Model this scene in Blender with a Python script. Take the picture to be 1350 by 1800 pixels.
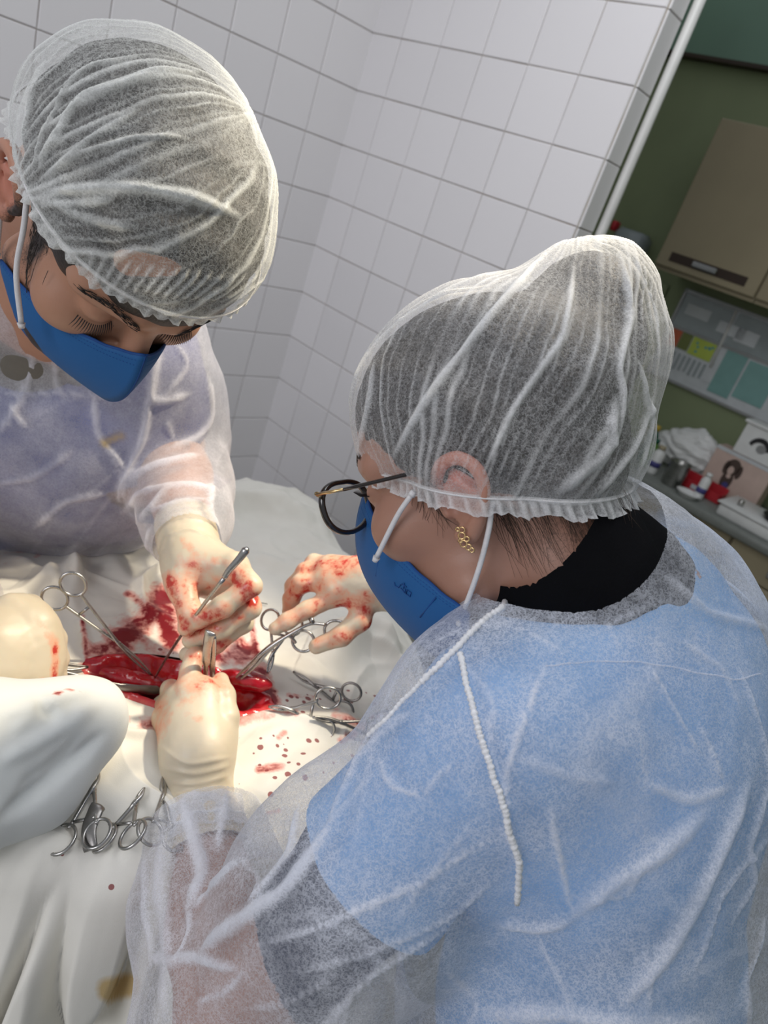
import bpy, math, random
import numpy as np
from mathutils import Matrix, Vector
for o in list(bpy.data.objects): bpy.data.objects.remove(o)
SC = bpy.context.scene
COL = SC.collection
# ---------------------------------------------------------------- camera
F = 1275.9; PIT = 0.4148; ROL = 0.348; CAM = np.array([0, 0, 1.62])
ca, sa, cb, sb = math.cos(PIT), math.sin(PIT), math.cos(ROL), math.sin(ROL)
FW = np.array([0, ca, -sa]); U0 = np.array([0, sa, ca]); R0 = np.array([1., 0, 0])
RT = R0*cb+U0*sb; UP = -R0*sb+U0*cb
cam = bpy.data.objects.new('camera', bpy.data.cameras.new('camera')); COL.objects.link(cam)
cam.data.sensor_fit = 'VERTICAL'; cam.data.sensor_height = 36; cam.data.lens = F*36/1800
cam.data.clip_start = .02
cam.matrix_world = Matrix(((RT[0], UP[0], -FW[0], 0), (RT[1], UP[1], -FW[1], 0), (RT[2], UP[2], -FW[2], CAM[2]), (0, 0, 0, 1)))
cam.data.dof.use_dof = True; cam.data.dof.focus_distance = .60; cam.data.dof.aperture_fstop = cam.data.lens/3.2
SC.camera = cam
# ---------------------------------------------------------------- light
W = bpy.data.worlds.new('world'); SC.world = W; W.use_nodes = True
bgn = W.node_tree.nodes['Background']; bgn.inputs[0].default_value = (.90, .93, 1, 1); bgn.inputs[1].default_value = .43
def area(name, loc, target, sx, sy, power, colr):
    l = bpy.data.lights.new(name, 'AREA'); l.shape = 'RECTANGLE'; l.size = sx; l.size_y = sy; l.energy = power; l.color = colr
    o = bpy.data.objects.new(name, l); COL.objects.link(o); o.location = loc
    o.rotation_euler = (Vector(target)-Vector(loc)).to_track_quat('-Z', 'Y').to_euler(); return o
area('daylight_window', (-1.5, -1.6, 2.5), (.2, .9, 1.1), 1.4, 1.2, 29, (.97, .96, 1))
area('ceiling_panel', (.0, 1.05, 2.85), (.1, 1.0, 1.0), 1.2, .6, 11, (.97, .98, 1))
sp = bpy.data.lights.new('surgical_lamp', 'SPOT'); sp.energy = 120; sp.color = (1, .87, .66); sp.spot_size = math.radians(31); sp.spot_blend = .75; sp.shadow_soft_size = .045
so = bpy.data.objects.new('surgical_lamp', sp); COL.objects.link(so); so.location = (.42, 1.02, 2.45)
so.rotation_euler = (Vector((-.19, .67, 1.30))-so.location).to_track_quat('-Z', 'Y').to_euler()
vs = SC.view_settings; vs.view_transform = 'Standard'; vs.look = 'None'; vs.exposure = 0.0; vs.gamma = 1; vs.use_curve_mapping = False

# ---------------------------------------------------------------- helpers
def P(x, y, d): return CAM+d*(FW+RT*(x-675)/F-UP*(y-900)/F)
def PR(p):
    p = np.asarray(p, float)-CAM; d = p@FW; return 675+F*(p@RT)/d, 900-F*(p@UP)/d, d
def onz(x, y, z):
    d = P(x, y, 1)-CAM; return CAM+d*((z-CAM[2])/d[2])
def unit(v): v = np.asarray(v, float); return v/np.linalg.norm(v)
rng = np.random.RandomState(3)
def h3(i, j, k, s):
    n = (i*374761393+j*668265263+k*2147483647+s*1274126177) & 0xffffffff
    n = ((n ^ (n >> 13))*1274126177) & 0xffffffff; n = ((n ^ (n >> 16))*2246822519) & 0xffffffff
    return ((n ^ (n >> 15)) & 0xffff)/65535.
def vn(p, s=0):
    q = np.floor(p).astype(np.int64); f = p-q; f = f*f*(3-2*f); r = 0
    for a in (0, 1):
        for b in (0, 1):
            for c in (0, 1):
                w = (f[:, 0] if a else 1-f[:, 0])*(f[:, 1] if b else 1-f[:, 1])*(f[:, 2] if c else 1-f[:, 2])
                r = r+w*h3(q[:, 0]+a, q[:, 1]+b, q[:, 2]+c, s)
    return r
def fbm(p, o=3, s=0):
    r = 0; a = .5
    for i in range(o): r = r+a*(vn(p, s+i)-.5)*2; p = p*2.03+7.1; a *= .5
    return r
def crump(p, freq, s=0, o=3):
    """sharp crumple: ridges along warped random planes -> height, crease"""
    r = np.random.RandomState(s); h = np.zeros(len(p)); c = np.zeros(len(p)); a = 1.
    w = np.stack([fbm(p*freq*.5, 2, s+9), fbm(p*freq*.5+31, 2, s+17), fbm(p*freq*.5+77, 2, s+23)], 1)*.9/freq
    q = p+w
    for i in range(o):
        d = unit(r.normal(size=3)); t = (q@d)*freq+r.rand()*9; f = np.abs((t % 1)-.5)*2
        h += a*f; m = vn(p*freq*.8+i*13, s+i); c = np.maximum(c, np.clip(1-(1-f)/.07, 0, 1)*np.clip(m*3-1.3, 0, 1)*a**.5); a *= .62; freq *= 1.55
    return h, c
# ---- signed distance modelling
def cap(a, b, ra, rb, k=.01): return ('c', np.asarray(a, float), np.asarray(b, float), ra, rb, k)
def ell(c, r, R=None, k=.01, sub=False): return ('e', np.asarray(c, float), np.asarray(r, float), np.eye(3) if R is None else np.asarray(R, float), sub, k)
def chain(pts, rad, k=.01):
    return [cap(pts[i], pts[i+1], rad[i], rad[i+1], k) for i in range(len(pts)-1)]
def grow(prims, g):
    o = []
    for p in prims:
        if p[0] == 'c': o.append(('c', p[1], p[2], p[3]+g, p[4]+g, p[5]))
        else: o.append(('e', p[1], p[2]+(-g if p[4] else g), p[3], p[4], p[5]))
    return o
def pd(p, X, Y, Z):
    if p[0] == 'c':
        a, b = p[1], p[2]; v = b-a; L = max(v@v, 1e-12)
        t = np.clip(((X-a[0])*v[0]+(Y-a[1])*v[1]+(Z-a[2])*v[2])/L, 0, 1)
        return np.sqrt((X-a[0]-t*v[0])**2+(Y-a[1]-t*v[1])**2+(Z-a[2]-t*v[2])**2)-(p[3]+(p[4]-p[3])*t)
    c, r, R = p[1], p[2], p[3]; x, y, z = X-c[0], Y-c[1], Z-c[2]
    l = [R[0, i]*x+R[1, i]*y+R[2, i]*z for i in range(3)]
    k0 = np.sqrt((l[0]/r[0])**2+(l[1]/r[1])**2+(l[2]/r[2])**2)
    k1 = np.sqrt((l[0]/r[0]**2)**2+(l[1]/r[1]**2)**2+(l[2]/r[2]**2)**2)+1e-9
    return k0*(k0-1)/k1
def comb(D, d, p):
    k = p[5]
    if p[0] == 'e' and p[4]:
        h = np.clip(.5-.5*(D+d)/k, 0, 1); return D*(1-h)-d*h+k*h*(1-h)
    h = np.clip(.5+.5*(D-d)/k, 0, 1); return D*(1-h)+d*h-k*h*(1-h)
def sd_at(prims, pts):
    D = np.full(len(pts), 1.)
    for p in prims: D = comb(D, pd(p, pts[:, 0], pts[:, 1], pts[:, 2]), p)
    return D
def surf(prims, h, sm=2, clip=None):
    lo = np.full(3, 1e9); hi = -lo
    for p in prims:
        if p[0] == 'e' and p[4]: continue
        if p[0] == 'c':
            r = max(p[3], p[4]); a = np.minimum(p[1], p[2])-r; b = np.maximum(p[1], p[2])+r
        else: e = np.sqrt(((p[3]*p[2])**2).sum(1)); a = p[1]-e; b = p[1]+e
        lo = np.minimum(lo, a); hi = np.maximum(hi, b)
    if clip is not None: lo = np.maximum(lo, clip[0]); hi = np.minimum(hi, clip[1])
    lo = lo-h*3; hi = hi+h*3
    n = np.ceil((hi-lo)/h).astype(int)+1
    ax = [(lo[i]+h*np.arange(n[i])).astype(np.float32) for i in range(3)]
    D = np.full(n, 1., np.float32)
    for p in prims:
        if p[0] == 'c':
            r = max(p[3], p[4]); a = np.minimum(p[1], p[2])-r; b = np.maximum(p[1], p[2])+r
        else: e = np.sqrt(((p[3]*p[2])**2).sum(1)); a = p[1]-e; b = p[1]+e
        m = p[5]*1.2+h*3
        i0 = [int(max(0, np.searchsorted(ax[i], a[i]-m))) for i in range(3)]; i1 = [int(min(n[i], np.searchsorted(ax[i], b[i]+m))) for i in range(3)]
        if min(i1[i]-i0[i] for i in range(3)) <= 0: continue
        sl = tuple(slice(i0[i], i1[i]) for i in range(3))
        D[sl] = comb(D[sl], pd(p, ax[0][sl[0]][:, None, None], ax[1][sl[1]][None, :, None], ax[2][sl[2]][None, None, :]), p)
    V, Q = nets(D, lo, h)
    return (lsm(V, Q, sm), Q)
def nets(D, lo, h):
    S = D < 0; n = D.shape; N = tuple(x-1 for x in n); tot = N[0]*N[1]*N[2]
    acc = []; ids = []; quads = []
    for a in range(3):
        s0 = [slice(None)]*3; s1 = [slice(None)]*3; s0[a] = slice(0, n[a]-1); s1[a] = slice(1, n[a])
        A = S[tuple(s0)]; B = S[tuple(s1)]; e = np.argwhere(A != B)
        if not len(e): continue
        e2 = e.copy(); e2[:, a] += 1
        da = D[e[:, 0], e[:, 1], e[:, 2]]; db = D[e2[:, 0], e2[:, 1], e2[:, 2]]
        t = da/(da-db); p = e.astype(float); p[:, a] += t
        b, c = (a+1) % 3, (a+2) % 3; cells = []
        for ob, oc in ((0, 0), (-1, 0), (-1, -1), (0, -1)):
            q = e.copy(); q[:, b] += ob; q[:, c] += oc
            ok = (q[:, b] >= 0) & (q[:, c] >= 0) & (q[:, b] < N[b]) & (q[:, c] < N[c]) & (q[:, a] < N[a])
            i = (q[:, 0]*N[1]+q[:, 1])*N[2]+q[:, 2]; i[~ok] = -1; cells.append(i)
            acc.append(p[ok]); ids.append(i[ok])
        qd = np.stack(cells, 1); fl = A[e[:, 0], e[:, 1], e[:, 2]]; qd[~fl] = qd[~fl][:, ::-1]
        quads.append(qd[(qd >= 0).all(1)])
    acc = np.concatenate(acc); ids = np.concatenate(ids); Q = np.concatenate(quads)
    u, inv = np.unique(ids, return_inverse=True); c = np.bincount(inv)
    V = np.stack([np.bincount(inv, acc[:, i])/c for i in range(3)], 1)*h+lo
    return V, np.searchsorted(u, Q)
def edges(Q):
    if isinstance(Q, tuple): return Q
    e = np.concatenate([Q[:, [0, 1]], Q[:, [1, 2]], Q[:, [2, 3]], Q[:, [3, 0]]]); return e
def lsm(V, Q, it):
    e = edges(Q); a = np.concatenate([e[:, 0], e[:, 1]]); b = np.concatenate([e[:, 1], e[:, 0]]); c = np.maximum(np.bincount(a, minlength=len(V)), 1)
    for k in range(it):
        V = V*.5+.5*np.stack([np.bincount(a, V[b, i], minlength=len(V))/c for i in range(3)], 1)
    return V
def smatt(f, Q, it):
    e = edges(Q); a = np.concatenate([e[:, 0], e[:, 1]]); b = np.concatenate([e[:, 1], e[:, 0]]); c = np.maximum(np.bincount(a, minlength=len(f)), 1)
    for k in range(it): f = f*.5+.5*np.bincount(a, f[b], minlength=len(f))/c
    return f
def nrm(V, Q):
    n = np.cross(V[Q[:, 2]]-V[Q[:, 0]], V[Q[:, 3]]-V[Q[:, 1]]); o = np.zeros_like(V)
    for k in range(4):
        for i in range(3): o[:, i] += np.bincount(Q[:, k], n[:, i], minlength=len(V))
    return o/np.maximum(np.linalg.norm(o, axis=1, keepdims=True), 1e-12)
def cut(V, Q, keep, *att):
    Qk = Q[keep[Q].all(1)]; u, inv = np.unique(Qk, return_inverse=True)
    return (V[u], inv.reshape(Qk.shape))+tuple(a[u] for a in att)
def cutf(V, Q, t, *att):
    """clean cut of a quad mesh where field t crosses zero (keeps t > 0)"""
    Qk = Q[(t[Q] > 0).any(1)]; e = edges(Qk); e = np.vstack([e, e[:, ::-1]]); m = (t[e[:, 0]] <= 0) & (t[e[:, 1]] > 0); i, j = e[m, 0], e[m, 1]
    w = (t[i]/(t[i]-t[j]))[:, None]; p = V[i]+(V[j]-V[i])*w; c = np.bincount(i, minlength=len(V)); V = V.copy(); k = c > 0
    for a in range(3): V[k, a] = np.bincount(i, p[:, a], minlength=len(V))[k]/c[k]
    Qk = Qk[((c[Qk] > 0) | (t[Qk] > 0)).all(1)]; u, inv = np.unique(Qk, return_inverse=True)
    return (V[u], inv.reshape(Qk.shape))+tuple(a[u] for a in att)
def mesh(name, V, Q, m, parent=None, smooth=True, att=None, label=None, T=None):
    me = bpy.data.meshes.new(name); org = np.array(parent['org']) if parent is not None and 'org' in parent else np.zeros(3)
    if parent is not None and parent.parent is not None: org = np.array(parent.parent['org'])
    V = np.asarray(V, float)-org
    me.vertices.add(len(V)); me.vertices.foreach_set('co', V.ravel())
    if isinstance(Q, list): lens = np.array([len(q) for q in Q]); idx = np.array([i for q in Q for i in q])
    else: Q = np.asarray(Q); lens = np.full(len(Q), Q.shape[1]); idx = Q.ravel()
    me.loops.add(len(idx)); me.loops.foreach_set('vertex_index', idx.astype(np.int32))
    me.polygons.add(len(lens)); me.polygons.foreach_set('loop_start', (np.cumsum(lens)-lens).astype(np.int32))
    me.polygons.foreach_set('use_smooth', np.full(len(lens), bool(smooth)))
    me.update(calc_edges=True)
    for k, v in (att or {}).items():
        a = me.attributes.new(k, 'FLOAT', 'POINT'); a.data.foreach_set('value', np.asarray(v, np.float32))
    for q in (m if isinstance(m, (list, tuple)) else [m]): me.materials.append(q)
    o = bpy.data.objects.new(name, me); COL.objects.link(o)
    if parent is not None: o.parent = parent
    if label: o['label'] = label
    return o
def thing(name, label, cat, loc=(0, 0, 0), group=None):
    o = bpy.data.objects.new(name, None); COL.objects.link(o); o.location = loc; o['org'] = [float(x) for x in loc]
    o.empty_display_size = .05; o['label'] = label; o['category'] = cat
    if group: o['group'] = group
    return o
def tag(o, label, cat, group=None, kind=None):
    o['label'] = label; o['category'] = cat
    if group: o['group'] = group
    if kind: o['kind'] = kind
    return o
def struct(o): o['kind'] = 'structure'; return o
class MB:
    def __init__(s): s.v = []; s.f = []; s.n = 0
    def add(s, V, Fc):
        s.v.append(np.asarray(V, float)); s.f += [[i+s.n for i in f] for f in Fc]; s.n += len(V); return s
    def box(s, lo, hi, M=None, bev=0.):
        lo = np.array(lo, float); hi = np.array(hi, float)
        if bev <= 0:
            V = np.array([[x, y, z] for z in (lo[2], hi[2]) for y in (lo[1], hi[1]) for x in (lo[0], hi[0])])
            Fc = [(0, 2, 3, 1), (4, 5, 7, 6), (0, 1, 5, 4), (2, 6, 7, 3), (0, 4, 6, 2), (1, 3, 7, 5)]
        else:
            b = min(bev, *(.49*(hi-lo))); V = []; idx = {}
            for cx in (0, 1):
                for cy in (0, 1):
                    for cz in (0, 1):
                        c = np.array([(lo, hi)[cx][0], (lo, hi)[cy][1], (lo, hi)[cz][2]]); sg = np.array([1-2*cx, 1-2*cy, 1-2*cz])
                        for a in range(3):
                            v = c+sg*b; v[a] = c[a]; idx[(cx, cy, cz, a)] = len(V); V.append(v)
            Fc = []
            for a in range(3):
                b_, c_ = (a+1) % 3, (a+2) % 3
                for sd in (0, 1):
                    q = []
                    for u, w in ((0, 0), (1, 0), (1, 1), (0, 1)):
                        k = [0, 0, 0]; k[a] = sd; k[b_] = u; k[c_] = w; q.append(idx[(*k, a)])
                    Fc.append(q if sd else q[::-1])
                for u in (0, 1):
                    for w in (0, 1):
                        k0 = [0, 0, 0]; k0[b_] = u; k0[c_] = w; k1 = list(k0); k1[a] = 1
                        q = [idx[(*k0, b_)], idx[(*k1, b_)], idx[(*k1, c_)], idx[(*k0, c_)]]
                        Fc.append(q if (u != w) else q[::-1])
            for cx in (0, 1):
                for cy in (0, 1):
                    for cz in (0, 1):
                        q = [idx[(cx, cy, cz, a)] for a in range(3)]; Fc.append(q if (cx+cy+cz) % 2 else q[::-1])
            V = np.array(V)
        if M is not None: V = V@np.array(M)[:3, :3].T+(np.array(M)[:3, 3] if np.array(M).shape[0] == 4 else 0)
        return s.add(V, Fc)
    def tube(s, pts, rad, n=10, closed=False, flat=1., up=None):
        pts = np.asarray(pts, float); m = len(pts); rad = np.broadcast_to(rad, m)
        t = np.roll(pts, -1, 0)-np.roll(pts, 1, 0)
        if not closed: t[0] = pts[1]-pts[0]; t[-1] = pts[-1]-pts[-2]
        t /= np.maximum(np.linalg.norm(t, axis=1, keepdims=True), 1e-12)
        a = np.array(up, float) if up is not None else (np.array([0, 0, 1.]) if abs(t[0][2]) < .9 else np.array([1., 0, 0])); V = []
        for i in range(m):
            b = a-t[i]*(a@t[i]); b /= max(np.linalg.norm(b), 1e-9); c = np.cross(t[i], b)
            if up is None: a = b
            th = np.arange(n)*2*math.pi/n
            V.append(pts[i]+rad[i]*(np.cos(th)[:, None]*b*flat+np.sin(th)[:, None]*c))
        Fc = []
        for i in range(m if closed else m-1):
            for j in range(n):
                k = (j+1) % n; i2 = (i+1) % m; Fc.append((i*n+j, i*n+k, i2*n+k, i2*n+j))
        if not closed: Fc += [tuple(range(n))[::-1], tuple((m-1)*n+j for j in range(n))]
        return s.add(np.concatenate(V), Fc)
    def lathe(s, c, prof, n=20, R=None):
        V = []; th = np.arange(n)*2*math.pi/n
        for r, z in prof: V.append(np.stack([r*np.cos(th), r*np.sin(th), np.full(n, z)], 1))
        V = np.concatenate(V)
        if R is not None: V = V@np.array(R).T
        Fc = [(i*n+j, i*n+(j+1) % n, (i+1)*n+(j+1) % n, (i+1)*n+j) for i in range(len(prof)-1) for j in range(n)]
        Fc += [tuple(range(n))[::-1], tuple((len(prof)-1)*n+j for j in range(n))]
        return s.add(V+np.array(c), Fc)
    def done(s, name, m, parent=None, smooth=True, **k): return mesh(name, np.concatenate(s.v), s.f, m, parent, smooth, **k)
def cat_spline(pts, n=6):
    p = np.asarray(pts, float); q = np.concatenate([[2*p[0]-p[1]], p, [2*p[-1]-p[-2]]]); o = []
    for i in range(1, len(q)-2):
        for t in np.arange(n)/n:
            o.append(.5*((2*q[i])+(-q[i-1]+q[i+1])*t+(2*q[i-1]-5*q[i]+4*q[i+1]-q[i+2])*t*t+(-q[i-1]+3*q[i]-3*q[i+1]+q[i+2])*t**3))
    o.append(p[-1]); return np.array(o)
def pxverts(V): x = V-CAM; d = x@FW; return np.stack([675+F*(x@RT)/d, 900-F*(x@UP)/d, d], 1)
def pick(V, S, x, y, r=5):
    d2 = (S[:, 0]-x)**2+(S[:, 1]-y)**2; m = d2 < r*r
    if not m.any():
        i = np.argmin(d2); return V[i]
    i = np.where(m)[0]; dm = S[i, 2].min(); i = i[S[i, 2] < dm+.0035]; return V[i].mean(0)
def onsurf(V, S, poly, step=12, r=6, N=None, lift=0.):
    out = []
    for (x0, y0), (x1, y1) in zip(poly[:-1], poly[1:]):
        k = max(1, int(math.hypot(x1-x0, y1-y0)/step))
        for i in range(k): out.append(pick(V, S, x0+(x1-x0)*i/k, y0+(y1-y0)*i/k, r))
    out.append(pick(V, S, *poly[-1], r)); out = np.array(out)
    for _ in range(2): out[1:-1] = out[1:-1]*.5+.25*(out[:-2]+out[2:])
    return out
def segd(V, pts):
    """distance of V to polyline, with parameter 0..1"""
    best = np.full(len(V), 1e9); tt = np.zeros(len(V)); n = len(pts)-1
    lo = pts.min(0)-.03; hi = pts.max(0)+.03; idx = np.where(((V > lo) & (V < hi)).all(1))[0]; v = V[idx]; b = best[idx]; s = tt[idx]
    for i in range(n):
        e = pts[i+1]-pts[i]; L = max(e@e, 1e-12); t = np.clip((v-pts[i])@e/L, 0, 1); d = np.linalg.norm(v-pts[i]-t[:, None]*e, axis=1)
        m = d < b; b[m] = d[m]; s[m] = (i+t[m])/n
    best[idx] = b; tt[idx] = s; return best, tt
def creases(V, N, polys, S=None):
    """polys: (pixel polyline, width m, height m, density) -> displaced V, fold attribute"""
    S = pxverts(V) if S is None else S; dh = np.zeros(len(V)); fo = np.zeros(len(V))
    for poly, w, a, f in polys:
        pts = onsurf(V, S, poly); d, t = segd(V, pts); tap = np.clip(4*t*(1-t)*1.6+.12, 0, 1)
        ww = w*(.45+.55*tap)*(.8+.5*vn(V*60, 5)); g = np.exp(-(d/ww)**2); dh += a*tap*g; fo = np.maximum(fo, f*(.3+.7*tap)*np.exp(-(d/ww)**4))
    return V+N*dh[:, None], fo
def strokes(S, L):
    b = np.zeros(len(S))
    for s in L:
        x0, y0, x1, y1, r, k = s; e = np.array([x1-x0, y1-y0]); LL = max(e@e, 1e-9)
        q = S[:, :2]-np.array([x0, y0]); t = np.clip(q@e/LL, 0, 1); d = np.linalg.norm(q-t[:, None]*e, axis=1)
        b = np.maximum(b, k*np.clip(1.35-d/r, 0, 1))
    return b
# ---------------------------------------------------------------- materials
def mat(name):
    m = bpy.data.materials.new(name); m.use_nodes = True; nt = m.node_tree; b = nt.nodes['Principled BSDF']; return m, nt, b
def nd(nt, t, ins=None, **p):
    n = nt.nodes.new(t)
    for k, v in p.items(): setattr(n, k, v)
    for k, v in (ins or {}).items():
        if isinstance(v, bpy.types.NodeSocket): nt.links.new(v, n.inputs[k])
        else: n.inputs[k].default_value = v
    return n
def mth(nt, op, a, b=0., c=0., cl=False):
    n = nt.nodes.new('ShaderNodeMath'); n.operation = op; n.use_clamp = cl
    for i, v in enumerate((a, b, c)):
        if isinstance(v, bpy.types.NodeSocket): nt.links.new(v, n.inputs[i])
        else: n.inputs[i].default_value = v
    return n.outputs[0]
def mixc(nt, f, a, b, bt='MIX'):
    n = nt.nodes.new('ShaderNodeMix'); n.data_type = 'RGBA'; n.blend_type = bt
    for i, v in ((0, f), (6, a), (7, b)):
        if isinstance(v, bpy.types.NodeSocket): nt.links.new(v, n.inputs[i])
        else: n.inputs[i].default_value = v if i == 0 else (*v[:3], 1)
    return n.outputs[2]
def co(nt, sc=None):
    c = nd(nt, 'ShaderNodeTexCoord').outputs['Object']
    if sc: c = nd(nt, 'ShaderNodeMapping', {'Vector': c, 'Scale': sc}).outputs[0]
    return c
def noise(nt, scale, det=3, rough=.5, dist=0., vec=None):
    return nd(nt, 'ShaderNodeTexNoise', {'Vector': vec if vec is not None else co(nt), 'Scale': scale, 'Detail': det, 'Roughness': rough, 'Distortion': dist}).outputs['Fac']
def rmp(nt, v, a, b, c=0., d=1.):
    return nd(nt, 'ShaderNodeMapRange', {'Value': v, 'From Min': a, 'From Max': b, 'To Min': c, 'To Max': d}).outputs[0]
def attr(nt, k): return nd(nt, 'ShaderNodeAttribute', attribute_name=k).outputs['Fac']
def bump(nt, b, h, st=.3, dist=.001): nt.links.new(nd(nt, 'ShaderNodeBump', {'Height': h, 'Strength': st, 'Distance': dist}).outputs[0], b.inputs['Normal'])
def flat(name, c, rough=.5, metal=0., var=.06, vs_=20, spec=.5, bmp=0., coat=0.):
    m, nt, b = mat(name); n = noise(nt, vs_, 4)
    col = mixc(nt, rmp(nt, n, .3, .7, 0, 1), [x*(1-var) for x in c], [min(1, x*(1+var)) for x in c])
    nt.links.new(col, b.inputs['Base Color']); b.inputs['Roughness'].default_value = rough; b.inputs['Metallic'].default_value = metal
    b.inputs['Specular IOR Level'].default_value = spec; b.inputs['Coat Weight'].default_value = coat
    if bmp: bump(nt, b, noise(nt, vs_*8, 3), bmp, .0008)
    return m
def fibres(nt, sc=1.):
    """fine curling fibre pattern 0..1"""
    c = co(nt); out = None
    for s, w, dx in ((170, .045, 0), (260, .05, 3.1), (390, .05, 7.7)):
        v = nd(nt, 'ShaderNodeMapping', {'Vector': c, 'Location': (dx, dx*2, dx), 'Rotation': (dx, dx*.7, dx*.3)}).outputs[0]
        n = noise(nt, s*sc, 1.5, .6, .4, v); l = mth(nt, 'SUBTRACT', n, .5); l = mth(nt, 'ABSOLUTE', l); l = rmp(nt, l, 0, w, 1, 0)
        out = l if out is None else mth(nt, 'MAXIMUM', out, l)
    return out
def veil(name, base, fib, foldk, c=(.92, .93, .95), cloud=.12, sc=1., edge=.35):
    m = bpy.data.materials.new(name); m.use_nodes = True; nt = m.node_tree; nt.nodes.clear()
    out = nd(nt, 'ShaderNodeOutputMaterial'); f = fibres(nt, sc); fo = attr(nt, 'fold')
    cl = rmp(nt, noise(nt, 22, 4, .6), .35, .68, 0, 1)
    gr = rmp(nt, noise(nt, 700*sc, 2, .7), .35, .65, 0, 1)
    o = mth(nt, 'ADD', base, mth(nt, 'MULTIPLY', mth(nt, 'MULTIPLY', f, mth(nt, 'ADD', mth(nt, 'MULTIPLY', cl, .8), .55)), fib))
    o = mth(nt, 'ADD', o, mth(nt, 'MULTIPLY', cl, cloud)); o = mth(nt, 'ADD', o, mth(nt, 'MULTIPLY', gr, fib*.35))
    o = mth(nt, 'ADD', o, mth(nt, 'MULTIPLY', fo, foldk))
    lw = nd(nt, 'ShaderNodeLayerWeight', {'Blend': .35}).outputs['Facing']; o = mth(nt, 'ADD', o, mth(nt, 'MULTIPLY', mth(nt, 'POWER', lw, 2.2), edge))
    o = mth(nt, 'MINIMUM', o, .97)
    st = attr(nt, 'stain'); colr = mixc(nt, mth(nt, 'MULTIPLY', st, .8), c, (.78, .55, .16))
    bp = nd(nt, 'ShaderNodeBump', {'Height': f, 'Strength': .35, 'Distance': .0005}).outputs[0]
    d = nd(nt, 'ShaderNodeBsdfDiffuse', {'Color': colr, 'Normal': bp}); t = nd(nt, 'ShaderNodeBsdfTranslucent', {'Color': colr, 'Normal': bp})
    s = nd(nt, 'ShaderNodeMixShader', {0: .3, 1: d.outputs[0], 2: t.outputs[0]})
    tr = nd(nt, 'ShaderNodeBsdfTransparent'); x = nd(nt, 'ShaderNodeMixShader', {0: mth(nt, 'MAXIMUM', o, mth(nt, 'MULTIPLY', st, .6)), 1: tr.outputs[0], 2: s.outputs[0]})
    nt.links.new(x.outputs[0], out.inputs[0]); return m
def bloody(name, c, c2, rough, blood=(.40, .015, .02), sub=0., weave=0., smear=None, spec=.4):
    m, nt, b = mat(name); n = noise(nt, 14, 5); col = mixc(nt, rmp(nt, n, .3, .7), c, c2)
    bl = attr(nt, 'blood'); n1 = noise(nt, 75, 6, .65); n2 = noise(nt, 30, 4, .6, .5)
    raw = mth(nt, 'ADD', bl, mth(nt, 'MULTIPLY', mth(nt, 'SUBTRACT', mth(nt, 'ADD', mth(nt, 'MULTIPLY', n1, .5), mth(nt, 'MULTIPLY', n2, .5)), .5), 2.6))
    gate = rmp(nt, bl, .02, .15); wash = mth(nt, 'MULTIPLY', rmp(nt, raw, .25, .75, 0, .75), gate); core = mth(nt, 'MULTIPLY', rmp(nt, raw, .72, .95), gate)
    col = mixc(nt, wash, col, smear or (.75, .18, .12)); col = mixc(nt, core, col, blood)
    sp = attr(nt, 'spat'); vo = nd(nt, 'ShaderNodeTexVoronoi', {'Vector': co(nt), 'Scale': 105}); ra = nd(nt, 'ShaderNodeSeparateColor', {0: vo.outputs['Color']})
    dot = mth(nt, 'MULTIPLY', mth(nt, 'LESS_THAN', vo.outputs['Distance'], mth(nt, 'MULTIPLY', ra.outputs[0], .42)), mth(nt, 'LESS_THAN', ra.outputs[1], mth(nt, 'MULTIPLY', sp, .55)))
    col = mixc(nt, mth(nt, 'MULTIPLY', dot, .85), col, blood)
    st = attr(nt, 'stain'); col = mixc(nt, mth(nt, 'MULTIPLY', rmp(nt, mth(nt, 'ADD', st, mth(nt, 'MULTIPLY', n2, .4)), .5, .9), .8), col, (.55, .36, .10))
    nt.links.new(col, b.inputs['Base Color']); nt.links.new(mth(nt, 'SUBTRACT', rough, mth(nt, 'MULTIPLY', core, rough*.55)), b.inputs['Roughness'])
    b.inputs['Specular IOR Level'].default_value = spec; b.inputs['Subsurface Weight'].default_value = sub; b.inputs['Subsurface Radius'].default_value = (.01, .004, .002); b.inputs['Subsurface Scale'].default_value = .5
    if weave: bump(nt, b, noise(nt, 900, 2), weave, .0004)
    return m
M = {}
def tile_mat(name, c):
    m, nt, b = mat(name); oi = nd(nt, 'ShaderNodeObjectInfo').outputs['Random']; n = noise(nt, 6, 3)
    col = mixc(nt, rmp(nt, mth(nt, 'ADD', mth(nt, 'MULTIPLY', oi, .6), mth(nt, 'MULTIPLY', n, .4)), .2, .8), [x*.95 for x in c], c)
    nt.links.new(col, b.inputs['Base Color']); b.inputs['Roughness'].default_value = .32; b.inputs['Specular IOR Level'].default_value = .35; return m
M['tile'] = tile_mat('glazed_tile', (.78, .765, .775))
def grout():
    m, nt, b = mat('grout'); n = noise(nt, 9, 5, .65); col = mixc(nt, rmp(nt, n, .45, .65), (.50, .47, .42), (.36, .28, .19)); nt.links.new(col, b.inputs['Base Color']); b.inputs['Roughness'].default_value = .9; return m
M['grout'] = grout()
M['green'] = flat('green_wall_paint', (.23, .275, .15), .6, var=.08, vs_=3)
M['teal'] = flat('teal_wall_paint', (.16, .27, .20), .5, var=.1, vs_=2)
M['beige'] = flat('beige_cabinet', (.31, .265, .17), .45, var=.05, vs_=4)
M['beige_edge'] = flat('beige_edge', (.38, .33, .22), .5, var=.05)
M['recess'] = flat('dark_brown_recess', (.035, .02, .012), .5)
M['hmetal'] = flat('grey_metal_handle', (.35, .36, .36), .4, .6)
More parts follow.
